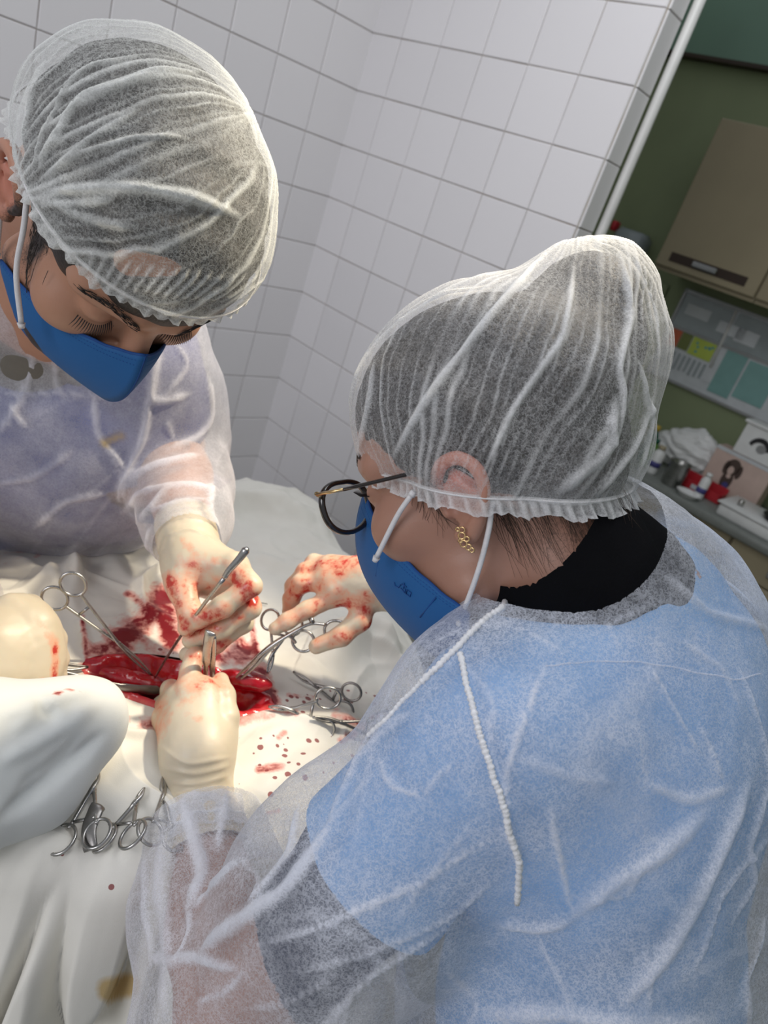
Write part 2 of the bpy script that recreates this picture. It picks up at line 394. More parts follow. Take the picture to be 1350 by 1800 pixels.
M['counter'] = flat('grey_worktop', (.20, .215, .20), .35, var=.1, vs_=30)
M['floor'] = flat('floor_stone', (.28, .27, .23), .5, var=.15, vs_=8)
M['white'] = flat('white_plastic', (.72, .73, .72), .4)
M['dull_white'] = flat('white_paint', (.62, .62, .60), .35)
M['glasspane'] = flat('frosted_pane', (.30, .34, .35), .25)
M['red'] = flat('red_plastic', (.45, .02, .03), .4); M['black'] = flat('black', (.01, .01, .012), .5)
M['blackcloth'] = flat('black_knit', (.004, .004, .005), 1., spec=.1, bmp=.6, vs_=60)
M['navy'] = flat('navy_cotton', (.012, .022, .055), .85, bmp=.4, vs_=60)
M['greycloth'] = flat('olive_grey_cotton', (.13, .12, .10), .85, bmp=.4, vs_=60)
M['blue'] = flat('dark_blue_vinyl', (.01, .035, .20), .35)
M['green2'] = flat('green_label', (.10, .22, .04), .5); M['yellow'] = flat('yellow_card', (.45, .55, .09), .6); M['orange'] = flat('orange_card', (.55, .13, .06), .6)
M['olive'] = flat('olive_card', (.17, .20, .06), .6); M['aqua'] = flat('aqua_card', (.20, .38, .36), .6); M['paper'] = flat('paper', (.55, .58, .60), .7); M['pinkp'] = flat('pink_print', (.58, .44, .38), .6)
M['yellowcap'] = flat('yellow_cap', (.5, .35, .03), .4); M['dkgreen'] = flat('dark_green_glass', (.01, .10, .06), .2); M['brownfur'] = flat('brown_print', (.07, .045, .035), .6); M['bluep'] = flat('blue_print', (.06, .06, .22), .6); M['cyanp'] = flat('cyan_print', (.05, .30, .38), .6)
def steel(name, c, r):
    m, nt, b = mat(name); n = noise(nt, 60, 4, .6, vec=co(nt)); b.inputs['Metallic'].default_value = 1
    nt.links.new(mixc(nt, rmp(nt, n, .3, .7), [x*.75 for x in c], c), b.inputs['Base Color']); nt.links.new(rmp(nt, n, .3, .7, r*.8, r*1.4), b.inputs['Roughness']); return m
M['steel'] = steel('surgical_steel', (.50, .49, .47), .26); M['gold'] = steel('gold', (.85, .6, .3), .22); M['steel_dark'] = steel('dull_steel', (.30, .29, .28), .32); M['cup'] = steel('brushed_steel', (.42, .42, .40), .3)
def skin(name, c, c2):
    m, nt, b = mat(name); n = noise(nt, 18, 5); rd = attr(nt, 'red'); col = mixc(nt, rmp(nt, n, .3, .7), c, c2)
    col = mixc(nt, rd, col, (.60, .20, .15)); hr = attr(nt, 'hair'); hn = noise(nt, 520, 3, .7, 1.)
    col = mixc(nt, rmp(nt, mth(nt, 'ADD', hr, mth(nt, 'MULTIPLY', mth(nt, 'SUBTRACT', hn, .5), mth(nt, 'MULTIPLY', rmp(nt, hr, 0, .1), 1.2))), .3, .8), col, (.03, .02, .016))
    nt.links.new(col, b.inputs['Base Color']); b.inputs['Roughness'].default_value = .48; b.inputs['Subsurface Weight'].default_value = .15; b.inputs['Subsurface Radius'].default_value = (.012, .005, .003); b.inputs['Subsurface Scale'].default_value = .4
    bump(nt, b, noise(nt, 500, 3), .25, .0004); return m
M['skin_w'] = skin('skin_woman', (.35, .18, .125), (.42, .225, .16)); M['skin_m'] = skin('skin_man', (.37, .185, .115), (.44, .235, .155))
def hairm():
    m, nt, b = mat('dark_hair'); n = noise(nt, 30, 4, .6, .3, nd(nt, 'ShaderNodeMapping', {'Vector': co(nt), 'Scale': (14, 14, 2), 'Rotation': (.5, .6, 0)}).outputs[0])
    nt.links.new(mixc(nt, rmp(nt, n, .35, .65), (.012, .010, .009), (.04, .032, .028)), b.inputs['Base Color']); b.inputs['Roughness'].default_value = .5; bump(nt, b, n, .8, .002); return m
M['hair'] = hairm(); M['brown_hair'] = flat('brown_hair', (.05, .028, .018), .5)
def maskm(name, c):
    m, nt, b = mat(name); n = noise(nt, 600, 2); nt.links.new(mixc(nt, rmp(nt, noise(nt, 12, 3), .3, .7), [x*.9 for x in c], c), b.inputs['Base Color']); b.inputs['Roughness'].default_value = .75
    bump(nt, b, n, .25, .0005); return m
M['mask'] = maskm('blue_nonwoven_mask', (.005, .095, .29)); M['mask_edge'] = maskm('blue_mask_welt', (.003, .06, .25))
M['strap'] = flat('white_elastic', (.72, .71, .72), .8, bmp=.6, vs_=200)
def scrubm(name, c, c2):
    m, nt, b = mat(name); n = noise(nt, 9, 5, .6); nt.links.new(mixc(nt, rmp(nt, n, .35, .65), c, c2), b.inputs['Base Color']); b.inputs['Roughness'].default_value = .8
    bump(nt, b, noise(nt, 500, 3, .7), .5, .0006); return m
M['scrub_w'] = scrubm('light_blue_scrub', (.17, .37, .66), (.22, .43, .74)); M['scrub_m'] = scrubm('violet_blue_scrub', (.07, .085, .235), (.10, .12, .30))
M['gown_w'] = veil('white_nonwoven_gown', .10, .34, .62, (.86, .88, .95), .14); M['gown_m'] = veil('white_nonwoven_gown_lilac', .24, .12, .60, (.80, .80, .86), .16, .7)
M['cap_w'] = veil('white_nonwoven_cap', .02, .25, .72, (.90, .91, .92), .03, 1.1, .40); M['cap_m'] = veil('white_nonwoven_cap_thick', .03, .27, .66, (.90, .92, .90), .03, 1.0, .42)
M['seam'] = flat('white_seam', (.80, .81, .84), .8, bmp=.8, vs_=150)
M['drape'] = bloody('white_cotton_drape', (.72, .70, .64), (.78, .76, .70), .85, weave=.3, smear=(.62, .15, .12), blood=(.22, .012, .018))
M['towel'] = bloody('grey_white_towel', (.66, .68, .67), (.70, .72, .70), .8, weave=.3, smear=(.6, .2, .15), blood=(.25, .015, .02))
M['glove'] = bloody('cream_latex_glove', (.57, .49, .36), (.65, .57, .44), .42, blood=(.50, .045, .03), sub=.15, smear=(.74, .30, .18), spec=.45)
def fleshm():
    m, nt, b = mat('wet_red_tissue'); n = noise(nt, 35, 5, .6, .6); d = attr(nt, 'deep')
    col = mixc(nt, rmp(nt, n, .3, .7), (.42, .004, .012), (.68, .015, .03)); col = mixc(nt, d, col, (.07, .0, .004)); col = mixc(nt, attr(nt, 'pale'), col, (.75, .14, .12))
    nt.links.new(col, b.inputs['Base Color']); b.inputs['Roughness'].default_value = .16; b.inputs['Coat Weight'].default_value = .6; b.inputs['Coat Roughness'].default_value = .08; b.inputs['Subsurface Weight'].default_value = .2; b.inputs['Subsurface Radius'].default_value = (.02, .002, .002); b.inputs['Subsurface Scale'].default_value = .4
    bump(nt, b, noise(nt, 120, 4), .6, .002); return m
M['flesh'] = fleshm()
def glassm():
    m = bpy.data.materials.new('clear_lens'); m.use_nodes = True; nt = m.node_tree; nt.nodes.clear(); out = nd(nt, 'ShaderNodeOutputMaterial')
    t = nd(nt, 'ShaderNodeBsdfTransparent', {'Color': (.93, .94, .93, 1)}); g = nd(nt, 'ShaderNodeBsdfGlossy', {'Roughness': .02});     nt.links.new(nd(nt, 'ShaderNodeMixShader', {0: .05, 1: t.outputs[0], 2: g.outputs[0]}).outputs[0], out.inputs[0]); return m
M['lens'] = glassm()
M['baby'] = flat('tortoise_black', (.012, .008, .007), .15, coat=.5)
M['table'] = flat('table_enamel', (.5, .5, .5), .4)
# ================================================================= SETTING
TH = -.6531; CN = np.array([-.4953, 2.4057, 0.]); EX = np.array([math.cos(TH), math.sin(TH), 0]); EN = np.array([-math.sin(TH), math.cos(TH), 0])
def onn(x, y, n):
    d = P(x, y, 1)-CAM; a = ((CN+n*EN)-CAM)@EN/(d@EN); p = CAM+a*d; return np.array([(p-CN)@EX, p[2]])
def place(o, loc, rz): o.location = loc; o.rotation_euler = (0, 0, rz); return o
T = .15; Z0 = 1.9504
wr = struct(place(MB().box((-.02, 0, 0), (.874, .07, 2.75)).done('wall_right', M['grout'], smooth=False), CN, TH))
wl = struct(place(MB().box((-1.80, 0, 0), (0, .1, 2.75)).done('wall_left', M['grout'], smooth=False), CN, .9182))
_tiles = {}
def tile(parent, x0, x1, z0, z1, M3=None):
    g = .0022; w = round(x1-x0-g, 4); h = round(z1-z0-g, 4)
    if (w, h) not in _tiles:
        b = .0018; t = .0045; V = []
        for yy, ins in ((.001, 0), (-t*.55, 0), (-t, b)):
            for sx, sz in ((-1, -1), (1, -1), (1, 1), (-1, 1)): V.append((sx*(w/2-ins), yy, sz*(h/2-ins)))
        Fc = [(8, 9, 10, 11)]+[(i+k*4, (i+1) % 4+k*4, (i+1) % 4+k*4+4, i+k*4+4) for k in (0, 1) for i in range(4)]
        o = mesh('tile', V, [list(f) for f in Fc], M['tile'], None, False); _tiles[(w, h)] = o.data
    else: o = bpy.data.objects.new('tile', _tiles[(w, h)]); COL.objects.link(o)
    o.parent = parent; j = rng.normal(size=4)
    R = Matrix.Rotation(j[0]*.0035, 4, 'X') @ Matrix.Rotation(j[1]*.0035, 4, 'Z') @ Matrix.Rotation(j[2]*.0015, 4, 'Y')
    L = Matrix.Translation(((x0+x1)/2, -.0002, (z0+z1)/2)); 
    o.matrix_local = (M3 @ L @ R) if M3 is not None else (L @ R); return o
xs = [0]+[.1239+T*i for i in range(6)]
for k in range(-5, 13):
    z1 = Z0-T*k; z0 = max(.001, z1-T)
    if z1 > 2.75: continue
    for a, b in zip(xs[:-1], xs[1:]): tile(wr, a, b, z0, z1)
    tile(wr, .001, .069, z0, z1, Matrix.Translation((.874, 0, 0)) @ Matrix.Rotation(math.pi/2, 4, 'Z'))
    xl = [0]+[-.1485-T*i for i in range(12)]
    for a, b in zip(xl[:-1], xl[1:]): tile(wl, b, a, z0, z1)
pp = MB().tube([CN+EX*.888+EN*.088+np.array([0, 0, z]) for z in (0, .9, 1.8, 2.75)], .0125, 14).done('trim_1', M['dull_white']); struct(pp)
struct(place(MB().box((-.6, 1.9, 0), (4.5, 2.0, 2.484)).done('wall_green', M['green'], smooth=False), CN, TH))
struct(place(MB().box((-.6, 1.86, 2.5), (4.5, 2.0, 3.2)).done('wall_upper', M['teal'], smooth=False), CN, TH))
struct(place(MB().box((-.6, 1.845, 2.484), (4.5, 2.0, 2.4995)).done('trim_2', M['recess'], smooth=False), CN, TH))
struct(MB().box((-4, -2.2, -.05), (5, 6, 0)).done('floor', M['floor'], smooth=False))
bw = struct(place(MB().box((-.7, .1, 0), (-.6, 2.0, 3.2)).done('wall_back', M['green'], smooth=False), CN, TH))
struct(place(MB().box((3.2, -1.5, 0), (3.3, 2.0, 3.2)).done('wall_far_right', M['green'], smooth=False), CN, TH))
def frame_thing(name, label, cat, s, n, z, group=None):
    t = thing(name, label, cat, (0, 0, 0), group); t.location = CN+EX*s+EN*n+np.array([0, 0, z]); t.rotation_euler = (0, 0, TH); t['org'] = [0., 0., 0.]; return t
# wall cabinets ( local x along wall, y away from viewer, z up )
for i, (s0, s1, lab) in enumerate([(.334, .79, 'beige wall cabinet with a long dark handle recess, nearest to the pale tiled wall'), (.794, 1.25, 'beige wall cabinet cut by the right edge of the photo')]):
    c = frame_thing('wall_cabinet', lab, 'cabinet', s0, 1.59, 1.63, 'beige wall cabinets on the green wall'); w = s1-s0
    MB().box((0, .02, 0), (w, .309, .605)).done('body', M['beige'], c, False)
    d = MB().box((.002, 0, .018), (w-.002, .0185, .603), bev=.003).done('door', M['beige'], c, False)
    MB().box((.055, -.002, .045), (w-.055, .0, .082)).done('handle_recess', M['recess'], d, False)
    MB().box((w*.5-.065, -.016, .052), (w*.5+.045, -.0025, .074), bev=.004).done('handle', M['hmetal'], d, False)
# base cabinets and worktop
MBw = MB().box((0, 0, 0), (2.9, .59, .036), bev=.004); wt = frame_thing('worktop', 'grey speckled worktop running under the wall cabinets', 'worktop', -.1, 1.306, .834); MBw.done('slab', M['counter'], wt)
for i, (s0, s1, lab) in enumerate([(.30, .764, 'beige base cabinet partly hidden behind the woman'), (.768, 1.236, 'beige base cabinet with a grey drawer handle'), (1.240, 1.70, 'beige base cabinet at the right edge of the photo')]):
    c = frame_thing('base_cabinet', lab, 'cabinet', s0, 1.335, 0, 'beige base cabinets under the worktop'); w = s1-s0
    MB().box((0, .02, .08), (w, .55, .833)).done('body', M['beige_edge'], c, False)
    d = MB().box((.003, 0, .715), (w-.003, .019, .828), bev=.003).done('drawer', M['beige'], c, False)
    MB().box((w*.5-.06, -.014, .758), (w*.5+.06, -.0005, .786), bev=.004).done('handle', M['hmetal'], d, False)
    d = MB().box((.003, 0, .09), (w-.003, .019, .708), bev=.003).done('door', M['beige_edge'], c, False)
    MB().box((.06, -.002, .60), (w-.06, -.0003, .64)).done('handle_recess', M['recess'], d, False)
# wall calendar / frosted frame above the counter
pf = frame_thing('notice_board', 'grey-framed notice board with frosted panes and coloured cards above the worktop', 'notice board', .40, 1.885, 1.19)
MB().box((0, 0, 0), (.78, .012, .40)).done('backing', M['paper'], pf, False)
for x in (.0, .26, .52): MB().box((x+.012, -.006, .24), (x+.25, -.0005, .385)).done('pane', M['glasspane'], pf, False)
for x, w2, z, h2 in ((.04, .12, .30, .05), (.21, .13, .28, .05), (.30, .10, .27, .06)): MB().box((x, -.009, z), (x+w2, -.0065, z+h2), bev=.001).done('note_card', M['paper'], pf, False)
for x0, x1, z0, z1, mm in ((.025, .075, .15, .225, 'orange'), (.078, .13, .15, .225, 'olive'), (.135, .25, .145, .225, 'yellow'), (.255, .30, .06, .225, 'paper'), (.30, .40, .03, .225, 'aqua'), (.41, .55, .05, .22, 'aqua')):
    MB().box((x0, -.004, z0), (x1, -.0005, z1)).done('card', M[mm], pf, False)
for k in range(9): MB().box((.025+k*.026, -.003, .055+.004*(k % 3)), (.038+k*.026, -.0005, .13)).done('calendar_column', M['glasspane'], pf, False)
for k in range(7):
    a = random.Random(k); MB().lathe((.15+a.random()*.09, -.004, .16+a.random()*.05), [(.006, -.0005), (.006, .0005)], 8, [[1, 0, 0], [0, 0, 1], [0, -1, 0]]).done('dot', M['cyanp'], pf, False)
MB().box((-.004, -.008, -.004), (.784, -.0005, .008)).box((-.004, -.008, .39), (.784, -.0005, .404)).box((-.004, -.008, 0), (.008, -.0005, .4)).box((.772, -.008, 0), (.784, -.0005, .4)).box((0, -.007, .228), (.78, -.0005, .238)).done('frame', M['hmetal'], pf, False)
MB().tube([(.27, -.012, .13), (.262, -.012, .26), (.255, -.012, .39)], .006, 8).done('rod', M['dull_white'], pf)
# pale dispenser on the wall near the pipe
ds = frame_thing('soap_dispenser', 'pale grey plastic dispenser on the green wall beside the tiled wall', 'dispenser', .06, 1.80, 1.55)
MB().box((-.07, -.04, 0), (.09, .09, .20), bev=.025).done('body', M['glasspane'], ds); MB().box((-.10, -.03, .17), (-.075, .02, .215), bev=.005).done('lever', M['red'], ds)
fr = frame_thing('switch_plate', 'dim grey socket plate under the pale dispenser', 'socket', .22, 1.885, 1.46); MB().box((0, 0, 0), (.09, .012, .12), bev=.004).done('plate', M['green'], fr); MB().box((.025, -.004, .035), (.065, -.0005, .085), bev=.002).done('socket', M['glasspane'], fr)
# things on the worktop (z .87)
def item(name, lab, cat, s, n, grp='clutter on the grey worktop'): return frame_thing(name, lab, cat, s, n, .8705, grp)
b = item('plastic_bag', 'crumpled white plastic bag heaped at the back of the worktop', 'bag', .78, 1.70)
V, Q = surf([ell((0, 0, .10), (.09, .06, .085)), ell((.09, .0, .10), (.08, .06, .09), k=.04), ell((.05, .0, .17), (.035, .03, .05), k=.03), ell((-.08, 0, .07), (.06, .05, .06), k=.03)], .005, 1)
h_, c_ = crump(V, 22, 5); V = V+nrm(V, Q)*(h_[:, None]-.8)*.010; V[:, 2] = np.maximum(V[:, 2], .002); mesh('bag', V, Q, M['white'], b)
for lab, s, n, r, h, mm, capm in (('small green bottle standing left of the white cylinder on the worktop', .745, 1.48, .026, .13, 'green2', 'dkgreen'), ('dark green bottle with a narrow neck by the plastic bag', .70, 1.54, .024, .17, 'dkgreen', 'yellowcap'), ('white cylindrical bottle with an ivory cap left of the steel cup', .80, 1.43, .025, .125, 'white', 'beige_edge'), ('white squat bottle with a yellow cap behind the steel cup', .86, 1.50, .028, .09, 'white', 'yellowcap'), ('white cylinder in front of the red tray on the worktop', 1.025, 1.42, .020, .115, 'white', 'white')):
    b = item('bottle', lab, 'bottle', s, n); MB().lathe((0, 0, 0), [(r*.9, 0), (r, .006), (r, h*.75), (r*.55, h*.85), (r*.5, h*.88)], 20).done('body', M[mm], b); MB().lathe((0, 0, h*.88), [(r*.62, 0), (r*.62, h*.12), (r*.5, h*.13)], 16).done('cap', M[capm], b)
    if mm == 'white': MB().lathe((0, 0, h*.25), [(r*1.01, 0), (r*1.01, h*.2)], 20).done('label', M['bluep'], b, label='dark blue printed label band')
b = item('steel_cup', 'brushed steel cup with a rolled rim on the worktop', 'cup', .905, 1.41); MB().lathe((0, 0, 0), [(.036, 0), (.040, .004), (.044, .10), (.047, .103), (.044, .106), (.041, .10), (.037, .008), (.01, .006)], 28).done('body', M['cup'], b)
b = item('carton', 'pale pink carton printed with a brown dog and a red bowl', 'box', 1.04, 1.62); MB().box((-.10, 0, 0), (.15, .10, .20), bev=.002).done('box', M['pinkp'], b, False)
MB().box((-.1, -.002, .185), (.15, .0, .2)).done('lid_edge', M['paper'], b, False)
dg = MB()
def disc(mb, x, z, rx, rz, y=-.0025, n=16): th = np.arange(n)*2*math.pi/n; mb.add([(x+rx*math.cos(t), y, z+rz*math.sin(t)) for t in th], [list(range(n))]); return mb
disc(disc(disc(disc(dg, .0, .14, .030, .036), -.025, .13, .012, .03), .03, .13, .012, .03), .0, .08, .024, .045).done('dog_print', M['brownfur'], b, False, label='printed brown dog head and chest'); disc(disc(MB(), -.003, .125, .013, .018, -.004), 0, .10, .01, .01, -.004).done('muzzle_print', M['pinkp'], b, False); disc(MB(), .005, .06, .013, .013, -.0045).done('collar_print', M['bluep'], b, False)
b = item('red_tray', 'red plastic tray leaning in front of the pink carton', 'tray', 1.00, 1.52); MB().box((-.09, -.03, 0), (.09, .03, .012), bev=.004).box((-.09, -.03, .012), (-.082, .03, .045)).box((.082, -.03, .012), (.09, .03, .045)).box((-.09, .024, .012), (.09, .03, .065)).box((-.09, -.03, .012), (.09, -.024, .04)).done('tray', M['red'], b, False); MB().box((-.04, -.031, .01), (.0, -.0305, .03)).done('label', M['paper'], b, False)
b = item('white_box', 'white lidded box with a black arched dog emblem on top of the pink carton', 'box', 1.09, 1.62); b.location.z = 1.072; MB().box((-.09, 0, 0), (.17, .10, .13), bev=.003).done('box', M['white'], b, False); MB().box((-.10, -.01, .13), (.18, .11, .142), bev=.002).done('lid', M['white'], b, False)
a_ = np.linspace(.1, 3.0, 14); em = MB(); 
for q0, q1 in zip(a_[:-1], a_[1:]): em.add([(.0+.045*math.cos(q0), -.0015, .05+.045*math.sin(q0)), (.0+.045*math.cos(q1), -.0015, .05+.045*math.sin(q1)), (.0+.031*math.cos(q1), -.0015, .045+.03*math.sin(q1)), (.0+.031*math.cos(q0), -.0015, .045+.03*math.sin(q0))], [[0, 1, 2, 3]])
em.done('emblem', M['black'], b, False, label='black arched emblem'); disc(MB(), .01, .052, .02, .018, -.002).done('emblem_head', M['hmetal'], b, False)
b = item('instrument_tray', 'white enamel tray with a black basin at the worktop front edge', 'tray', 1.25, 1.47); MB().box((-.12, -.12, 0), (.30, .10, .05), bev=.008).box((-.13, -.13, .05), (.31, .11, .056), bev=.002).done('tray', M['white'], b); MB().lathe((.10, 0, .0565), [(.075, 0), (.08, .012), (.09, .016), (.088, .018), (.076, .016), (.0705, .004), (.01, .003)], 26).done('basin', M['black'], b); MB().lathe((-.07, -.04, .0565), [(.013, 0), (.011, .02), (.004, .025)], 14).done('knob', M['steel'], b)
b = item('white_dish', 'white shallow dish between the steel cup and the enamel tray', 'dish', 1.0, 1.37); MB().lathe((0, 0, 0), [(.035, 0), (.05, .02), (.052, .021), (.048, .019), (.033, .004), (.005, .003)], 22).done('body', M['white'], b)
b = thing('cushion', 'dark blue vinyl cushion glimpsed behind the man\'s sleeve at the wall', 'cushion', P(400, 880, 1.72)); MB().box((-.16, -.05, -.14), (.10, .05, .045), bev=.03).done('pad', M['blue'], None).parent = b
MB().box((-.15, -.04, -float(b.location.z)), (-.11, .04, -.14)).box((.05, -.04, -float(b.location.z)), (.09, .04, -.14)).done('leg', M['hmetal'], None, False).parent = b
# ================================================================= TABLE, DRAPES, PATIENT
C0 = np.array([-.155, .668]); WV = unit([.98, .2]); WP = np.array([-WV[1], WV[0]])
poly = np.array([(-.60, .42), (-.53, .62), (-.50, .80), (-.40, 1.00), (-.34, 1.18), (-.28, 1.32), (-.22, 1.37), (-.13, 1.35), (-.05, 1.20), (.06, 1.05), (.13, .93), (.15, .78), (.13, .62), (.04, .50), (-.10, .47), (-.25, .43), (-.42, .36)])
poly = cat_spline(np.vstack([poly, poly[:1]]), 8)[:-1]
pa = np.arctan2(poly[:, 1]-C0[1], poly[:, 0]-C0[0]); pr_ = np.linalg.norm(poly-C0, axis=1); od = np.argsort(pa); pa, pr_ = pa[od], pr_[od]
NT = 680; th = np.arange(NT)*2*math.pi/NT-math.pi; RB = np.interp(th, pa, pr_, period=2*math.pi)
dirs = np.stack([np.cos(th), np.sin(th)], 1); lx = dirs@WV; ly = dirs@WP; RE = 1/np.sqrt((lx/.112)**2+(ly/.046)**2)
rows = []; NI, NH = 175, 70
for i in range(NI+1):
    t = (i/NI)**1.05; rows.append(np.concatenate([C0+dirs*(RE+(RB-RE)*t)[:, None], np.zeros((NT, 1))], 1))
dropv = np.zeros((NI+1+NH, NT))
for i in range(1, NH+1):
    s = i/NH*.62; dropv[NI+i] = s; rad = RB+.025*np.sin(min(s/.05, 1)*math.pi/2)+.05*s
    rows.append(np.concatenate([C0+dirs*rad[:, None], np.full((NT, 1), -max(0, s-.012))], 1))
V = np.array(rows).reshape(-1, 3); drop = dropv.ravel(); ang = np.tile(th, NI+1+NH); xy = V[:, :2].copy(); flatm = drop <= 0
rel = xy-C0; e2 = (rel@WV/.26)**2+(rel@WP/.20)**2
z = 1.0+.032*np.exp(-e2*.9)
p3 = np.column_stack([xy, np.zeros(len(xy))])
z += (.013*fbm(p3*7, 3, 2)+.0045*fbm(p3*24, 3, 5))*np.clip(e2*1.2, .15, 1)
r2_ = np.abs(fbm(p3*9+13, 2, 19)); z += .005*np.clip(1-r2_/.12, 0, 1)**1.5*np.clip(e2*.8, 0, 1)
r1 = np.abs(fbm(p3*5+3, 2, 11)); z += .012*np.clip(1-r1/.10, 0, 1)**1.5*np.clip(e2, 0, 1)
RID = [([(150, 895), (135, 960), (128, 1060)], .012, .022), ([(140, 1090), (152, 1150)], .006, .008), ([(375, 905), (415, 872), (500, 880), (560, 905)], .030, .030), ([(560, 1175), (630, 1110), (710, 1140)], .030, .042), ([(410, 1345), (520, 1290), (640, 1265)], .018, .010),
       ([(250, 1065), (330, 1120), (420, 1100)], .015, .012), ([(20, 960), (80, 1010), (140, 1090)], .012, .010), ([(440, 960), (520, 985), (600, 970)], .02, .012), ([(60, 1040), (100, 1010), (145, 1000)], .02, .018), ([(190, 930), (210, 1000), (260, 1040)], .022, .016), ([(430, 1440), (500, 1380), (600, 1330)], .02, .012), ([(150, 1200), (200, 1290), (300, 1300)], .006, .006), ([(400, 1290), (470, 1270), (560, 1290)], .008, .008),
       ([(0, 1450), (100, 1465), (180, 1500), (290, 1465)], .014, .016), ([(380, 1150), (440, 1120), (455, 1180)], .008, .010)]
for pl, w, a in RID:
    c = cat_spline(np.array([onz(x, y, 1.02)[:2] for x, y in pl]), 5); c3 = np.column_stack([c, np.zeros(len(c))]); d, t = segd(p3, c3); z += a*np.exp(-(d/w)**2)*np.clip(5*t*(1-t)+.2, 0, 1)
ed = np.clip((RB.repeat(1) if 0 else np.tile(RB, NI+1+NH))-np.linalg.norm(rel, axis=1), 0, .06)/.06
z = np.where(flatm, z-.012*(1-ed)**2, np.interp(0, [0], [0])); edge_z = z[NI*NT:(NI+1)*NT]
z = np.where(flatm, z, np.tile(edge_z, NI+1+NH)+V[:, 2])
A14 = ang*1.; pc = np.column_stack([np.cos(A14)*5.5, np.sin(A14)*5.5, drop*1.2]); pc = pc*np.array([.55, .55, 1]); und = fbm(pc, 2, 21); und2 = np.abs(fbm(pc*1.7+5, 2, 33))
rad = (.10*und-.07*np.clip(1-und2/.22, 0, 1)+.03)*np.clip(drop*3.2, 0, 1)
V = np.column_stack([xy+np.stack([np.cos(ang), np.sin(ang)], 1)*rad[:, None], z])
ii = (np.arange(NI+NH)[:, None]*NT+np.arange(NT)[None]).ravel(); jj = (np.arange(NI+NH)[:, None]*NT+(np.arange(NT)[None]+1) % NT).ravel()
Q = np.stack([ii, jj, jj+NT, ii+NT], 1)[:, ::-1]; Q = Q[:, ::-1]
S = pxverts(V)
BL = [(205, 1125, 250, 1095, 30, 1.), (240, 1110, 270, 1060, 22, .95), (225, 1045, 250, 1062, 9, .85), (285, 1050, 300, 1125, 26, 1.), (175, 1150, 215, 1135, 26, .9), (145, 1085, 153, 1165, 6, .8), (155, 1175, 210, 1150, 16, 1.), (250, 1125, 290, 1150, 16, .6),
      (385, 1150, 430, 1150, 24, 1.), (400, 1120, 432, 1130, 10, .8), (440, 1090, 452, 1160, 8, .9), (425, 1135, 455, 1150, 9, .9), (455, 1180, 478, 1235, 16, .95), (475, 1245, 520, 1250, 9, .75), (590, 1255, 640, 1275, 10, .7), (445, 1262, 480, 1258, 8, .6), (455, 1352, 495, 1346, 9, .72), (490, 1295, 500, 1288, 6, .6), (600, 1300, 625, 1290, 9, .7), (655, 1262, 665, 1258, 6, .8), (200, 1235, 225, 1265, 10, .6), (285, 1300, 300, 1290, 6, .5), (470, 1430, 490, 1425, 5, .5), (440, 1190, 460, 1185, 18, .8), (505, 1222, 550, 1225, 5, .5), (250, 1270, 300, 1278, 12, .7), (400, 1270, 460, 1255, 14, .7), (90, 965, 60, 980, 4, .4), (0, 985, 45, 965, 12, .22)]
SPT = [(450, 1340, 640, 1280, 60, .75), (430, 1230, 640, 1240, 25, .9), (100, 940, 112, 960, 12, 1.), (230, 1150, 290, 1140, 20, .7), (210, 1480, 150, 1560, 60, .15), (240, 1580, 235, 1620, 8, .9)]
mesh('surgical_drape', V, Q, M['drape'], att={'blood': strokes(S, BL), 'spat': strokes(S, SPT), 'stain': strokes(S, [(190, 1740, 225, 1732, 26, .9)])})
DR = bpy.data.objects['surgical_drape']; tag(DR, 'big white cotton drape with blood stains covering the operating table', 'drape', kind='thing')
DV, DS = V, S
def dsurf(x, y): return pick(DV, DS, x, y, 22)
tb = thing('operating_table', 'enamel operating table hidden under the white drapes', 'table', (-.17, .80, 0))
MB().box((-.34, .55, .90), (-.02, 1.10, .952), bev=.02).done('table_top', M['table'], tb); MB().tube([(-.17, .8, .12), (-.17, .8, .5), (-.17, .8, .90)], .06, 20).done('column', M['table'], tb); MB().box((-.37, .55, 0), (.03, 1.05, .12), bev=.02).done('base', M['table'], tb)
pt = thing('patient', 'draped patient with a long open red incision', 'patient', (C0[0], C0[1], .955))
V, Q = surf([ell((-.155, .70, .955), (.15, .16, .022))], .008, 2); mesh('body', V, Q, M['skin_m'], pt)
n1, n2 = 60, 260; tt = np.linspace(0, 1.22, n1); aa = np.arange(n2)*2*math.pi/n2; T_, A_ = np.meshgrid(tt, aa, indexing='ij'); T_ = T_.ravel(); A_ = A_.ravel()
px_ = np.cos(A_)*.112*T_; py_ = np.sin(A_)*.046*T_; q3 = np.column_stack([px_, py_, np.zeros(len(px_))])
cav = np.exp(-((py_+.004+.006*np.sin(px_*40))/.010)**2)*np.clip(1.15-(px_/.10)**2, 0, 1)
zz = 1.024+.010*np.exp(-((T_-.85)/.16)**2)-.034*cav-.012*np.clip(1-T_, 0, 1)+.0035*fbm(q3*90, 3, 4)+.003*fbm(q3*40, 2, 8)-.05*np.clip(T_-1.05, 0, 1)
V = np.column_stack([C0[0]+px_*WV[0]+py_*WP[0], C0[1]+px_*WV[1]+py_*WP[1], zz]); ii = (np.arange(n1-1)[:, None]*n2+np.arange(n2)[None]).ravel(); jj = (np.arange(n1-1)[:, None]*n2+(np.arange(n2)[None]+1) % n2).ravel()
mesh('open_incision', V, np.stack([ii, jj, jj+n2, ii+n2], 1), M['flesh'], pt, att={'deep': np.clip(cav*1.25, 0, 1), 'pale': np.clip(np.exp(-((T_-.98)/.08)**2)*(py_ < .0)*.6, 0, 1)}, label='wet red open wound with a dark cavity')
